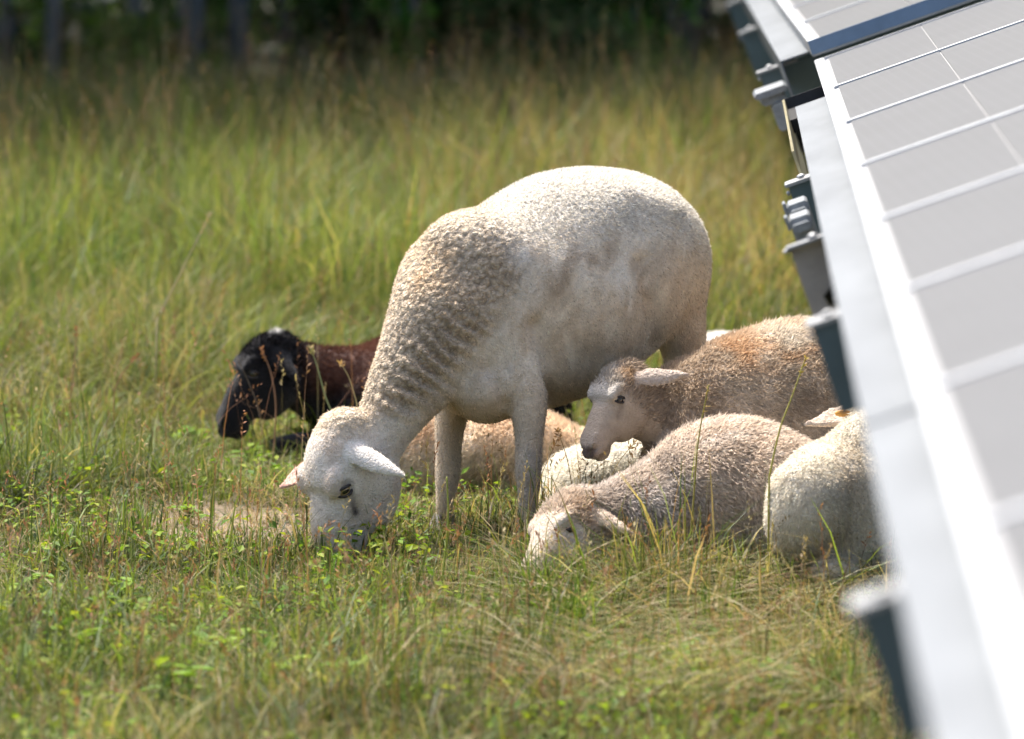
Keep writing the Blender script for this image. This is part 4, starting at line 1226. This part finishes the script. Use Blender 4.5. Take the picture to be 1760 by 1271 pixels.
    lying("lamb", "grey tan lamb asleep in the grass with its head flat on the ground", body, neck, hd2, paint2, voxel=.0055,
          extras=[('blob', P(1130, 890, Y - .06), (.10, .09, .085)), ('blob', P(1330, 860, Y - .03), (.14, .10, .12)),
                  ('loft', [(P(1110, 965, Y - .1), .026, .03), (P(1030, 975, Y - .17), .024, .026), (P(960, 985, Y - .2), .016, .018)])],
          hair=(105000, .018), eyes=((1,), M_LID, M_EYE_D), closed=True, ear_args=dict(ears=((1, (.80, -.40, -.42)), (-1, (-.2, .9, .1))), ear_len=0.13, ear_w=.028, poll=.015, ear_up=(-.3, -.7, -.6)), eye_r=.010,
          neck_up=(-.3, 0, .95), flow=(.6, -.1, -.35), lift=.45, segs=2, width=.0012, wooly=.2, clump=26)

    # white lamb at the panel's edge
    Y = 9.88
    body = [rpx(1376, 810, None, Y - .03, .08, .075), rpx(1400, 775, None, Y - .01, .11, .04), rpx(1435, 757, None, Y + .02, .135), rpx(1485, 750, None, Y + .06, .15),
            rpx(1550, 750, None, Y + .12, .15), rpx(1620, 785, None, Y + .18, .12)]
    neck = [cpx(1520, 745, 50, Y + .10, .06), cpx(1500, 770, 66, Y + .07, .08), cpx(1470, 820, 85, Y + .04, .10)]
    hd3 = Head(P(1505, 722, Y + .12), (.72, .55, -.42), (.2, .15, .97), s=0.78, narrow=1.0)
    def paint3(sk, xy, hm, cur):
        C = np.tile(np.array([.76, .695, .585]), (len(sk.V), 1))
        C = mixc(C, (.50, .37, .24), inpoly(xy, [(1400, 800), (1470, 760), (1500, 900), (1400, 1010)], 45) * (.35 + .35 * vnoise(sk.V, 12, 3)))
        C = mixc(C, (.60, .43, .33), hm['ear'] * .6)
        return C
    r3, _ = lying("lamb", "cream white lamb lying half hidden behind the solar panel's edge", body, neck, hd3, paint3, voxel=.006,
          extras=[('blob', P(1394, 868, Y - .05), (.085, .10, .095)), ('blob', P(1440, 985, Y - .10), (.05, .06, .035))],
          hair=(70000, .009), eyes=((1, -1), M_LID, M_EYE_D), ear_args=dict(ears=((1, (-.96, -.2, -.18)), (-1, (.9, .3, -.2))), ear_len=0.15, ear_w=.034, ear_up=(-.2, -.75, -.6)),
          flow=(.2, -.1, -.9), lift=.4, wooly=.3)
    mb = MB(); mb.ball(P(1449, 711, Y + .09), .016, .004, .007); mb.build("ear_tag", M_TAG, r3, smooth=True)

    # black sheep at the left behind the ewe
    Y = 12.0
    body = [rpx(585, 640, None, Y + .05, .12), rpx(620, 605, None, Y + .07, .16), rpx(680, 578, None, Y + .1, .19), rpx(750, 570, None, Y + .14, .20),
            rpx(830, 575, None, Y + .18, .20), rpx(900, 600, None, Y + .22, .17), rpx(940, 650, None, Y + .24, .12)]
    neck = [cpx(465, 625, 50, Y - .02, .065), cpx(505, 642, 58, Y, .075), cpx(555, 662, 66, Y + .03, .09), cpx(610, 672, 78, Y + .06, .12)]
    hd4 = Head(P(464, 604, Y - .06), (-.62, -.18, -.75), (-.70, -.26, .66), s=0.80, narrow=1.0, jaw=1.1)
    def paint4(sk, xy, hm, cur):
        C = np.tile(np.array([.012, .011, .012]), (len(sk.V), 1))
        C = mixc(C, (.13, .058, .038), sstep(505, 560, xy[:, 0]) * (1 - sstep(640, 700, xy[:, 1])) * (.75 + .25 * vnoise(sk.V, 14, 4)))
        Q = hm['Q']
        wp = np.clip(inpoly(xy, [(385, 590), (400, 562), (440, 548), (485, 556), (478, 572), (440, 568), (412, 574), (394, 600)], 5) * (.45 + 1.3 * vnoise(sk.V, 24, 2)), 0, 1)
        C = mixc(C, (.62, .60, .56), wp * .95)
        C = mixc(C, (.55, .50, .42), np.exp(-(((xy[:, 0] - 413) / 5) ** 2 + ((xy[:, 1] - 588) / 9) ** 2)) * (Q[:, 1] > 0) * .9)
        return C
    lying("sheep", "black sheep with white flecks on its crown lying at the left behind the ewe", body, neck, hd4, paint4, voxel=.0068,
          extras=[('blob', P(640, 720, Y), (.13, .1, .12)), ('loft', [(P(560, 760, Y - .05), .03, .03), (P(500, 765, Y - .12), .026, .026), (P(470, 766, Y - .12), .018, .018)])],
          hair=(45000, .015), eyes=((1,), M_LID, M_EYE_D), ear_args=dict(ears=((1, (.62, -.40, -.68)), (-1, (-.70, .45, -.45))), ear_len=0.135, ear_w=.03, poll=.012, ear_up=(-.6, -.4, -.5)),
          neck_up=(-.2, 0, .97), flow=(.7, 0, -.6), wooly=.3)

    # cream sheep lying behind the ewe's forelegs
    Y = 11.32
    body = [rpx(690, 800, None, Y - .02, .08), rpx(725, 735, None, Y, .14), rpx(790, 700, None, Y + .02, .18), rpx(860, 690, None, Y + .05, .19),
            rpx(930, 705, None, Y + .08, .18), rpx(985, 740, None, Y + .1, .13), rpx(1015, 800, None, Y + .12, .08)]
    hd5 = Head(P(1045, 775, Y + .18), (.85, .15, -.45), (.35, 0, .93), s=.85)
    def paint5(sk, xy, hm, cur):
        C = np.tile(np.array([.72, .60, .455]), (len(sk.V), 1))
        C = mixc(C, (.70, .47, .29), np.clip(inpoly(xy, [(700, 700), (1000, 700), (1000, 770), (700, 770)], 30) * (.45 + .5 * vnoise(sk.V, 10, 4)), 0, .75))
        C = mixc(C, (.40, .31, .22), np.clip(inpoly(xy, [(680, 820), (1000, 810), (1000, 880), (680, 880)], 25) * .5 - .4 * cur, 0, .6))
        return C
    lying("sheep", "cream tan sheep lying behind the standing ewe's front legs", body,
          [cpx(1030, 785, 45, Y + .15, .06), cpx(1000, 790, 55, Y + .12, .08), cpx(950, 790, 70, Y + .09, .11)], hd5, paint5, voxel=.0068,
          extras=[('blob', P(750, 800, Y - .05), (.13, .10, .13)), ('blob', P(900, 800, Y - .05), (.10, .09, .11))],
          hair=(45000, .015), eyes=((1, -1), M_LID, M_EYE_D), flow=(-.6, 0, -.6), wooly=.55)

    # bright white lamb behind, below the tan lamb's chin
    Y = 11.0
    body = [rpx(940, 840, None, Y - .03, .06), rpx(962, 795, None, Y - .02, .10), rpx(1005, 768, None, Y, .12), rpx(1055, 755, None, Y + .02, .13),
            rpx(1105, 760, None, Y + .03, .12), rpx(1140, 790, None, Y + .04, .09)]
    hd6 = Head(P(1160, 800, Y + .06), (.8, .2, -.5), (.4, 0, .9), s=.6)
    def paint6(sk, xy, hm, cur):
        C = np.tile(np.array([.80, .75, .645]), (len(sk.V), 1))
        return mixc(C, (.68, .58, .44), np.clip(.3 * vnoise(sk.V, 14, 5), 0, 1))
    lying("lamb", "bright white lamb's flank lying below the tan lamb's chin", body, [cpx(1150, 800, 34, Y + .05, .045), cpx(1120, 810, 44, Y + .04, .06)], hd6, paint6,
          voxel=.0068, hair=(30000, .011), eyes=((1, -1), M_LID, M_EYE_D), flow=(-.5, 0, -.7), wooly=.35)

    # white back behind the tan lamb
    Y = 11.95
    body = [rpx(1190, 640, None, Y, .09), rpx(1215, 580, None, Y, .14), rpx(1260, 572, None, Y + .02, .16), rpx(1320, 585, None, Y + .05, .17), rpx(1390, 600, None, Y + .08, .16), rpx(1450, 650, None, Y + .1, .11)]
    hd7 = Head(P(1480, 640, Y + .14), (.8, .2, -.5), (.4, 0, .9), s=.8)
    def paint7(sk, xy, hm, cur):
        return np.tile(np.array([.80, .76, .69]), (len(sk.V), 1))
    lying("sheep", "white sheep of which only the back shows past the ewe's hind leg", body, [cpx(1470, 660, 44, Y + .13, .06), cpx(1430, 680, 60, Y + .1, .09)], hd7, paint7,
          voxel=.008, hair=(20000, .012), eyes=((1, -1), M_LID, M_EYE_D), wooly=.3)
build_ewe()
build_flock()

# ------------------------------------------------------------------ meadow
# where animals lie or stand: no blades grow through them (x, y, rx, ry)
def foot(px, Y, rx, ry):
    p = P(px, 700, Y); return (p[0], Y, rx, ry)
FEET = [foot(1330, 10.52, .30, .15), foot(1245, 10.13, .22, .12), foot(1460, 9.95, .17, .12), foot(1000, 10.0, .09, .05),
        foot(760, 12.15, .27, .17), foot(855, 11.36, .20, .16), foot(1040, 11.0, .12, .10), foot(1320, 11.98, .18, .13), foot(575, 10.36, .05, .05),
        foot(430, 11.85, .12, .10)]

def keep_clear(X, Y, k=1.0):
    m = np.ones(len(X), bool)
    for x, y, rx, ry in FEET:
        m &= ((X - x) / (rx * k)) ** 2 + ((Y - y) / (ry * k)) ** 2 > 1
    return m

def scatter(n, y0, y1, margin, rng):
    Y = rng.uniform(y0, y1, n)
    half = 0.0978 * Y + margin
    X = rng.uniform(-1, 1, n) * half
    return X, Y

def blades(X, Y, H, W, T, lean, segs, rng, az=None, droop=1.0):
    """curved tapering blades; returns V, tri, colour"""
    n = len(X)
    az = rng.uniform(0, 2 * math.pi, n) if az is None else az
    D = np.stack([np.cos(az), np.sin(az), np.zeros(n)], 1)
    tw = az + math.pi / 2 + rng.normal(0, .5, n)
    S = np.stack([np.cos(tw), np.sin(tw), np.zeros(n)], 1)
    B = np.stack([X, Y, ground_h(X, Y) - .004], 1)
    Vs = []; Cs = []
    for i in range(segs + 1):
        t = i / segs
        up = H * (t - 0.35 * droop * np.clip(lean, 0, 1.6) * t * t)
        out = H * lean * (0.25 * t + 0.75 * t * t)
        c = B + D * out[:, None]; c[:, 2] += np.maximum(up, 0.003 * i)
        w = W * (1 - t) ** 0.6 * (0.75 if i == 0 else 1)
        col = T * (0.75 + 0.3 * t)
        if i < segs:
            Vs += [c - S * w[:, None], c + S * w[:, None]]; Cs += [col, col]
        else:
            Vs += [c]; Cs += [col]
    k = 2 * segs + 1
    V = np.stack(Vs, 1).reshape(-1, 3); C = np.stack(Cs, 1).reshape(-1, 3)
    q = np.arange(n)[:, None] * k
    F = []
    for i in range(segs - 1):
        a = 2 * i
        F += [q + np.array([[a, a + 1, a + 3]]), q + np.array([[a, a + 3, a + 2]])]
    a = 2 * (segs - 1)
    F.append(q + np.array([[a, a + 1, a + 2]]))
    return V, np.concatenate(F), C

def join(parts):
    V = []; F = []; C = []; o = 0
    for v, f, c in parts:
        V.append(v); F.append(f + o); C.append(c); o += len(v)
    return np.concatenate(V), np.concatenate(F), np.concatenate(C)

GREENS = np.array([(.098, .16, .024), (.055, .112, .022), (.145, .21, .032), (.075, .135, .042), (.18, .22, .042)])
STRAW = np.array([(.36, .28, .145), (.44, .36, .20), (.27, .20, .10), (.38, .29, .18), (.28, .16, .09)])

def tints(n, dry, rng, cx=None):
    """dry: share of straw coloured blades"""
    g = GREENS[rng.choice(len(GREENS), n)]; s = STRAW[rng.choice(len(STRAW), n)]
    u = rng.random(n)
    mixm = np.where(u < dry, rng.uniform(.7, 1, n), rng.uniform(0, .22, n))[:, None]
    return (g * (1 - mixm) + s * mixm) * rng.uniform(.75, 1.25, (n, 1))

def field(Q):
    return vnoise(Q, 1.6, 101), vnoise(Q, 3.7, 103), vnoise(Q, .8, 107)

def build_meadow():
    rng = np.random.default_rng(5)
    parts = []
    # turf round the flock, short and mixed with straw
    X, Y = scatter(112000, 7.6, 13.2, .5, rng)
    bare = patch_bare(X, Y)
    m = keep_clear(X, Y, .9) & (rng.random(len(X)) > bare * .86)
    X, Y, bare = X[m], Y[m], bare[m]
    Q = np.stack([X, Y, 0 * X], 1); n1, n2, n3 = field(Q)
    n = len(X)
    xy = proj(np.stack([X, Y, 0 * X], 1))
    dry = np.clip(.27 + .34 * n1 + .2 * n2 + .25 * bare + .12 * sstep(900, 1400, xy[:, 0]) - .14 * sstep(500, 0, xy[:, 0]) - .10 * sstep(1000, 1200, xy[:, 1]), .04, .95)
    H = (.025 + .05 * rng.random(n) + .045 * np.clip(n2 + .2, 0, 1)) * (1 - .45 * bare)
    H *= 1 + 0.35 * sstep(1020, 1200, xy[:, 1]) + .5 * sstep(300, 60, xy[:, 0]) * (xy[:, 1] < 900)
    H *= 1 + .9 * sstep(930, 975, xy[:, 1]) * sstep(1110, 1040, xy[:, 1]) * sstep(860, 900, xy[:, 0])
    tall = rng.random(n) < .12
    H = np.where(tall, H * rng.uniform(1.4, 2.1, n), H)
    lean = np.abs(rng.normal(.7, .55, n))
    T = tints(n, dry, rng) * ((.92 + .38 * vnoise(Q, 5.0, 131) + .28 * vnoise(Q, 2.0, 132)) * rng.uniform(.65, 1.2, n))[:, None]
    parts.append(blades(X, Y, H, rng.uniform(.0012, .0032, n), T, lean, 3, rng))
    # matted straw lying low
    X, Y = scatter(15000, 7.8, 13.0, .5, rng); m = keep_clear(X, Y, .95); X, Y = X[m], Y[m]; n = len(X)
    T = STRAW[rng.choice(len(STRAW), n)] * rng.uniform(.7, 1.25, (n, 1))
    parts.append(blades(X, Y, rng.uniform(.05, .13, n), rng.uniform(.0009, .0018, n), T, rng.uniform(1.2, 2.2, n), 3, rng, droop=1.1))
    # taller green grass at the left and behind
    X, Y = scatter(80000, 11.6, 15.0, .8, rng)
    xy = proj(np.stack([X, Y, 0 * X], 1))
    want = np.clip(sstep(760, 560, xy[:, 1] + 60 * vnoise(np.stack([X, Y, 0 * X], 1), 2.2, 44)), 0.0, 1)
    m = keep_clear(X, Y, 1.15) & (rng.random(len(X)) < want)
    X, Y = X[m], Y[m]; n = len(X)
    Q = np.stack([X, Y, 0 * X], 1); n1, n2, n3 = field(Q)
    dry = np.clip(.20 + .22 * n1 + .15 * n2, .03, .8)
    H = rng.uniform(.10, .28, n) * (1 + .35 * n2)
    H *= sstep(11.0, 13.2, Y) * .55 + .55
    az = np.where(rng.random(n) < .55, rng.normal(0.1, .5, n) + math.pi * (rng.random(n) < .3), rng.uniform(0, 6.28, n))
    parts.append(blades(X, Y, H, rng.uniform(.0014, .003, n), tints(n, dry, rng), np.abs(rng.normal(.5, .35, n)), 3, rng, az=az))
    # long arching blades at the left, and dark tufts in the foreground
    n = 420
    px = rng.uniform(-60, 560, n); py = rng.uniform(600, 760, n)
    B = np.stack([G(a, b, 0.0) for a, b in zip(px, py)]); m = keep_clear(B[:, 0], B[:, 1], 1.2); B = B[m]; n = len(B)
    az = np.where(rng.random(n) < .6, rng.normal(0, .4, n), rng.normal(math.pi, .4, n))
    T = (GREENS[rng.choice(len(GREENS), n)] * .8 + STRAW[rng.choice(len(STRAW), n)] * .35) * rng.uniform(.8, 1.3, (n, 1))
    parts.append(blades(B[:, 0], B[:, 1], rng.uniform(.22, .42, n), rng.uniform(.0014, .0026, n), T, rng.uniform(.5, 1.3, n), 5, rng, az=az, droop=1.3))
    for (cx, cy, k, hh) in ((930, 1060, 60, .17), (985, 1110, 50, .19), (885, 1010, 40, .13), (1060, 1030, 40, .14), (560, 1000, 40, .09), (430, 1010, 40, .10), (90, 960, 60, .14), (240, 930, 50, .12), (330, 880, 30, .10), (1230, 1100, 50, .15), (700, 1230, 60, .15), (1440, 1230, 60, .17)):
        g = G(cx, cy, 0.0); X = g[0] + rng.normal(0, .022, k); Y = g[1] + rng.normal(0, .04, k)
        T = GREENS[rng.choice(3, k)] * rng.uniform(.7, 1.2, (k, 1))
        parts.append(blades(X, Y, hh * rng.uniform(.6, 1.15, k), rng.uniform(.0018, .0034, k), T, np.abs(rng.normal(.3, .25, k)), 4, rng))
    # tall hay behind
    X, Y = scatter(92000, 14.2, 23.2, 1.2, rng)
    n = len(X); Q = np.stack([X, Y, 0 * X], 1); n1, n2, n3 = field(Q)
    xy = proj(Q)
    dry = np.clip(.14 + .25 * n1 + .18 * n3 + .28 * sstep(200, 1250, xy[:, 0]), .03, .85)
    H = rng.uniform(.18, .50, n) * (1 + .4 * n2 + .25 * vnoise(Q, 4.5, 171)) * (1 - .5 * sstep(20.9, 23.2, Y))
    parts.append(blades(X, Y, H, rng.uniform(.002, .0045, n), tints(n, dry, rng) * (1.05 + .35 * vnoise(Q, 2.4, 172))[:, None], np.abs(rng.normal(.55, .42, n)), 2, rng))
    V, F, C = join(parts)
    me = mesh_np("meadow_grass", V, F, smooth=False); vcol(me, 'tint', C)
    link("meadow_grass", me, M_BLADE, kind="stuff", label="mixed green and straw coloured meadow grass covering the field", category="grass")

    # dry stalks with seed heads, too many to count
    parts = []
    def stalks(n, y0, y1, h0, h1, rng, red=.3, margin=.5):
        X, Y = scatter(n, y0, y1, margin, rng); m = keep_clear(X, Y, 1.0); X, Y = X[m], Y[m]; n = len(X)
        H = rng.uniform(h0, h1, n); az = rng.uniform(0, 6.28, n); lean = np.abs(rng.normal(.3, .28, n))
        T = STRAW[rng.choice(len(STRAW), n)] * rng.uniform(.7, 1.15, (n, 1))
        rd = rng.random(n) < red
        T[rd] = np.array([.30, .15, .085]) * rng.uniform(.8, 1.3, (rd.sum(), 1))
        st = blades(X, Y, H, np.full(n, .0011), T, lean, 4, rng, az=az)
        out = [st]
        # spikelets along the upper fifth
        per = 9
        t = np.tile(np.linspace(.80, 1.0, per), n); k = np.repeat(np.arange(n), per)
        D = np.stack([np.cos(az), np.sin(az), 0 * az], 1)[k]
        B = np.stack([X, Y, ground_h(X, Y)], 1)[k]
        c = B + D * (H[k] * lean[k] * (.25 * t + .75 * t * t))[:, None]
        c[:, 2] += H[k] * (t - .35 * np.clip(lean[k], 0, 1.6) * t * t)
        d = nrm(D * .4 * lean[k][:, None] + np.array([0, 0, .8]) + rng.normal(0, .45, (len(k), 3)))
        s = nrm(np.cross(d, rng.normal(size=(len(k), 3))))
        L = rng.uniform(.007, .014, len(k))[:, None]; w = L * .16
        Vv = np.stack([c, c + d * L * .5 + s * w, c + d * L, c + d * L * .5 - s * w], 1).reshape(-1, 3)
        q = np.arange(len(k))[:, None] * 4
        out.append((Vv, np.concatenate([q + np.array([[0, 1, 2]]), q + np.array([[0, 2, 3]])]), np.repeat(T[k] * 1.05, 4, 0)))
        return out
    parts += stalks(1150, 7.9, 11.0, .10, .27, rng, .3)
    parts += stalks(700, 11.2, 14.0, .16, .36, rng, .3)
    parts += stalks(3200, 14.0, 22.8, .4, .75, rng, .3, 1.0)
    V, F, C = join(parts)
    me = mesh_np("seeding_grass", V, F, smooth=False); vcol(me, 'tint', C)
    link("seeding_grass", me, M_DRY, kind="stuff", label="dry seeding grass stalks standing through the meadow", category="grass")

    # low leafy ground cover
    n = 24000
    X, Y = scatter(n, 7.7, 12.6, .5, rng)
    Q = np.stack([X, Y, 0 * X], 1)
    f = .5 * vnoise(Q, 2.6, 211) + .5 * vnoise(Q, 6.0, 213)
    m = keep_clear(X, Y, 1.05) & (f > .0) & (patch_bare(X, Y) < .3)
    X, Y = X[m], Y[m]; n = len(X)
    z = ground_h(X, Y) + rng.uniform(.015, .085, n)
    c = np.stack([X, Y, z], 1)
    az = rng.uniform(0, 6.28, n); d = np.stack([np.cos(az), np.sin(az), rng.normal(.25, .35, n)], 1); d = nrm(d)
    s = nrm(np.cross(d, np.array([0, 0, 1.0]) + rng.normal(0, .3, (n, 3)))); nn = np.cross(s, d)
    L = rng.uniform(.010, .028, n)[:, None]; w = L * .30
    Vv = np.stack([c, c + d * L * .45 + s * w + nn * L * .1, c + d * L, c + d * L * .45 - s * w + nn * L * .1], 1).reshape(-1, 3)
    q = np.arange(n)[:, None] * 4
    lc = np.array([(.13, .23, .022), (.19, .27, .026), (.085, .165, .02), (.25, .30, .03)])
    T = lc[rng.choice(4, n)] * rng.uniform(.8, 1.2, (n, 1))
    me = mesh_np("leafy_ground_cover", Vv, np.concatenate([q + np.array([[0, 1, 2]]), q + np.array([[0, 2, 3]])]), smooth=False)
    vcol(me, 'tint', np.repeat(T, 4, 0))
    link("leafy_ground_cover", me, M_LEAF, kind="stuff", label="low leafy clover-like ground cover between the grass", category="ground cover")
build_meadow()

# ------------------------------------------------------------------ single plants that stand out
def weed(px, py, h, n_leaf, label, seed, leaf=.042, Y=None):
    n_leaf = int(n_leaf * 1.5)
    rng = np.random.default_rng(4000 + seed)
    g = G(px, py, 0.0) if Y is None else np.array([P(px, py, Y)[0], Y, 0.0])
    g[2] = float(ground_h([g[0]], [g[1]])[0])
    root = empty("leafy_weed", g, label=label, category="weed", group="leafy weeds in the grass")
    mb = MB(); tips = []
    for k in range(3):
        a = rng.uniform(0, 6.28); e = g + np.array([math.cos(a) * h * .3, math.sin(a) * h * .3, h * rng.uniform(.7, 1)])
        mb.tube([g, (g + e) / 2 + np.array([0, 0, .01]), e], [.0022, .0017, .001], 5); tips.append(e)
    me = mb.mesh("stem"); vcol(me, 'tint', np.tile(np.array([.13, .17, .05]), (len(me.vertices), 1))); link("stem", me, M_LEAF, root)
    for i in range(n_leaf):
        e = tips[i % 3]; t = rng.uniform(.35, 1.0); c = g + (e - g) * t
        az = rng.uniform(0, 6.28); d = nrm(np.array([math.cos(az), math.sin(az), rng.normal(.25, .3)]))
        s = nrm(np.cross(d, np.array([0, 0, 1.0]))); nn = np.cross(s, d)
        L = leaf * rng.uniform(.7, 1.25)
        prof = [(0, .02), (.25, .20), (.5, .27), (.75, .17), (1, .0)]
        V = []; 
        for t_, w_ in prof:
            m_ = c + d * L * t_ - nn * L * .25 * t_ * t_
            V += [m_ - s * L * w_ + nn * L * .08, m_, m_ + s * L * w_ + nn * L * .08]
        F = []
        for j in range(4):
            a = j * 3
            F += [(a, a + 1, a + 4), (a, a + 4, a + 3), (a + 1, a + 2, a + 5), (a + 1, a + 5, a + 4)]
        me = mesh_np("leaf", V, F)
        col = np.array([(.17, .28, .035), (.22, .31, .045), (.13, .23, .035)])[rng.integers(3)] * rng.uniform(.85, 1.2)
        vcol(me, 'tint', np.tile(col, (len(V), 1)))
        link("leaf", me, M_LEAF, root)

for i, (px, py, h, n, lab) in enumerate([
        (1285, 985, .11, 22, "bright green leafy weed against the cream lamb's flank"),
        (1095, 970, .075, 8, "small bright weed beside the sleeping lamb's ear"),
        (1060, 968, .06, 7, "low weed under the sleeping lamb's ear"),
        (1205, 965, .08, 9, "small weed in front of the sleeping lamb's side"),
        (50, 1040, .09, 14, "bright green leafy weed with dense leaves at the left edge of the lower left grass"), (205, 1050, .09, 18, "bright green leafy weed two hands wide, nearest below the bare patch at the left"), (225, 1090, .08, 16, "bright green leafy weed just right of and below the weed nearest the bare patch"), (110, 1110, .07, 12, "bright green leafy weed low and sparse, between the left edge and the dense clump"), (150, 1160, .08, 14, "bright green leafy weed in the dark grass low at the left"),
        (365, 1150, .08, 14, "bright green leafy weed in the lower left grass, left of a paired clump"), (410, 1130, .07, 14, "bright green leafy weed right hand one of the paired clumps in the lower left grass"), (300, 1230, .09, 16, "bright green leafy weed close to the bottom edge in the lower left quarter"), (495, 1200, .08, 14, "bright green leafy weed farthest right of the weeds in the lower left grass"), (60, 1200, .08, 12, "bright green leafy weed nearest the bottom left corner"),
        (600, 1180, .07, 12, "leafy weed in the grass below the grazing head"), (560, 1110, .06, 10, "smaller leafy weed straight below the grazing head"),
        (330, 900, .05, 8, "tiny weed on the bare patch left of the ewe's head"),
        (430, 800, .06, 12, "low green weed on the turf below the black sheep"), (330, 770, .07, 12, "low green weed left of the black sheep's muzzle"),
        (520, 775, .06, 12, "low green weed between the black sheep and the ewe's forehead"),
        (760, 1120, .07, 12, "leafy weed among straw below the ewe's front legs"), (1010, 1080, .07, 10, "leafy weed in the grass in front of the sleeping lamb"),
        (1150, 1160, .08, 12, "leafy weed in the long lying grass at the lower right"), (1400, 1150, .08, 12, "leafy weed in the lying grass close to the panel edge")]):
    weed(px, py, h, n, lab, i)

def stalk(pts, r, label, seed, tint=(.45, .36, .2), head=True, name="grass_stalk"):
    """one tall stalk the photograph shows by itself: pts = (px, py, Y)"""
    rng = np.random.default_rng(7000 + seed)
    Pp = catmull([P(*p) for p in pts], 6)
    Pp[0][2] = min(Pp[0][2], float(ground_h([Pp[0][0]], [Pp[0][1]])[0]))
    root = empty(name, Pp[0], label=label, category="grass stalk")
    mb = MB(); mb.tube(Pp, [r * (1 - .55 * i / len(Pp)) for i in range(len(Pp))], 5)
    me = mb.mesh("stem", True); vcol(me, 'tint', np.tile(np.array(tint), (len(me.vertices), 1))); link("stem", me, M_DRY, root)
    if head:
        mb = MB()
        m = len(Pp)
        for i in range(16):
            t = .80 + .2 * i / 15; q = t * (m - 1); a = Pp[int(q)]; b = Pp[min(int(q) + 1, m - 1)]; c = a + (b - a) * (q - int(q))
            d = nrm(nrm(b - a + 1e-6) * .8 + rng.normal(0, .5, 3)); s = nrm(np.cross(d, rng.normal(size=3))); L = rng.uniform(.008, .014)
            mb.add([c, c + d * L * .5 + s * L * .17, c + d * L, c + d * L * .5 - s * L * .17], [(0, 1, 2), (0, 2, 3)])
        me = mb.mesh("seed_head"); vcol(me, 'tint', np.tile(np.array(tint) * np.array([1.0, .8, .7]), (len(me.vertices), 1))); link("seed_head", me, M_DRY, root)

S = [([(470, 780, 11.7), (474, 700, 11.68), (465, 640, 11.66), (448, 598, 11.64)], .0022, "reddish brown seed stalk standing in front of the black sheep's cheek", (.36, .22, .14), True),
     ([(455, 770, 11.7), (440, 690, 11.7), (405, 610, 11.7)], .0013, "thin stalk slanting across the black sheep's face", (.22, .17, .12), False),
     ([(580, 725, 11.5), (562, 690, 11.5), (545, 630, 11.5), (533, 598, 11.5)], .0022, "pale green stalk with a seed tip right of the black sheep's ear", (.30, .34, .17), True),
     ([(615, 700, 11.4), (600, 650, 11.4), (585, 625, 11.4)], .0014, "short seed stalk against the dark sheep's brown neck", (.50, .42, .22), True),
     ([(1180, 1010, 9.95), (1192, 860, 9.95), (1200, 760, 9.95), (1218, 662, 9.95)], .0024, "tall olive stalk crossing the sleeping lamb's back", (.36, .32, .10), True),
     ([(1320, 830, 9.8), (1340, 740, 9.8), (1362, 680, 9.8), (1385, 615, 9.8)], .0022, "tall yellow green stalk slanting across the tan lamb's flank", (.45, .42, .13), True),
     ([(905, 900, 10.2), (925, 830, 10.2), (960, 752, 10.2)], .0012, "fine dark seed stalk between the ewe's leg and the tan lamb's nose", (.24, .17, .09), True),
     ([(985, 850, 10.2), (975, 790, 10.2), (958, 740, 10.2)], .0012, "fine dark seed stalk leaning left below the tan lamb's nose", (.22, .16, .08), True),
     ([(1040, 850, 10.25), (1060, 800, 10.25), (1090, 762, 10.25)], .0012, "fine seed stalk in front of the white lamb's flank", (.30, .24, .12), True),
     ([(760, 1000, 9.9), (770, 900, 9.9), (768, 820, 9.9)], .0026, "yellow green grass blade rising in front of the ewe's far foreleg", (.32, .36, .07), False),
     ([(265, 560, 12.6), (310, 470, 12.6), (362, 366, 12.6)], .0024, "long pale stalk slanting right above the black sheep", (.44, .38, .24), True),
     ([(120, 690, 12.0), (128, 620, 12.0), (132, 562, 12.0)], .0018, "upright seed stalk at the left above the clover", (.36, .22, .12), True),
     ([(195, 680, 12.0), (205, 650, 12.0), (235, 612, 12.0)], .0016, "reddish seed stalk leaning right at the left of the field", (.34, .17, .10), True),
     ([(820, 1271, 8.9), (860, 1180, 8.9), (915, 1090, 8.9)], .0024, "blurred pale straw rising in the lower middle foreground", (.52, .45, .29), False)]
for i, (pts, r, lab, tint, hd_) in enumerate(S):
    stalk(pts, r, lab, i, tint, hd_)

# long grass combed over at the lower right
def lying_grass():
    rng = np.random.default_rng(77)
    n = 3600
    px = rng.uniform(900, 1560, n); py = 1010 + rng.random(n) ** 1.3 * 250
    B = np.stack([G(a, b, 0.0) for a, b in zip(px, py)])
    m = keep_clear(B[:, 0], B[:, 1], 1.05); B = B[m]; n = len(B)
    az = np.where(rng.random(n) < .5, rng.normal(-.25, .35, n), rng.normal(math.pi + .2, .5, n))
    T = np.where(rng.random((n, 1)) < .55, STRAW[rng.choice(len(STRAW), n)], GREENS[rng.choice(len(GREENS), n)] * 1.15) * rng.uniform(.8, 1.25, (n, 1))
    pale = rng.random(n) < .12; T[pale] = np.array([.55, .50, .33]) * rng.uniform(.8, 1.2, (pale.sum(), 1))
    V, F, C = blades(B[:, 0], B[:, 1], rng.uniform(.12, .27, n), np.where(pale, .0023, rng.uniform(.001, .0021, n)), T, rng.uniform(.8, 1.7, n), 5, rng, az=az, droop=1.25)
    me = mesh_np("lodged_grass", V, F, smooth=False); vcol(me, 'tint', C)
    link("lodged_grass", me, M_BLADE, kind="stuff", label="long straw and green grass combed over beside the panels", category="grass")
lying_grass()
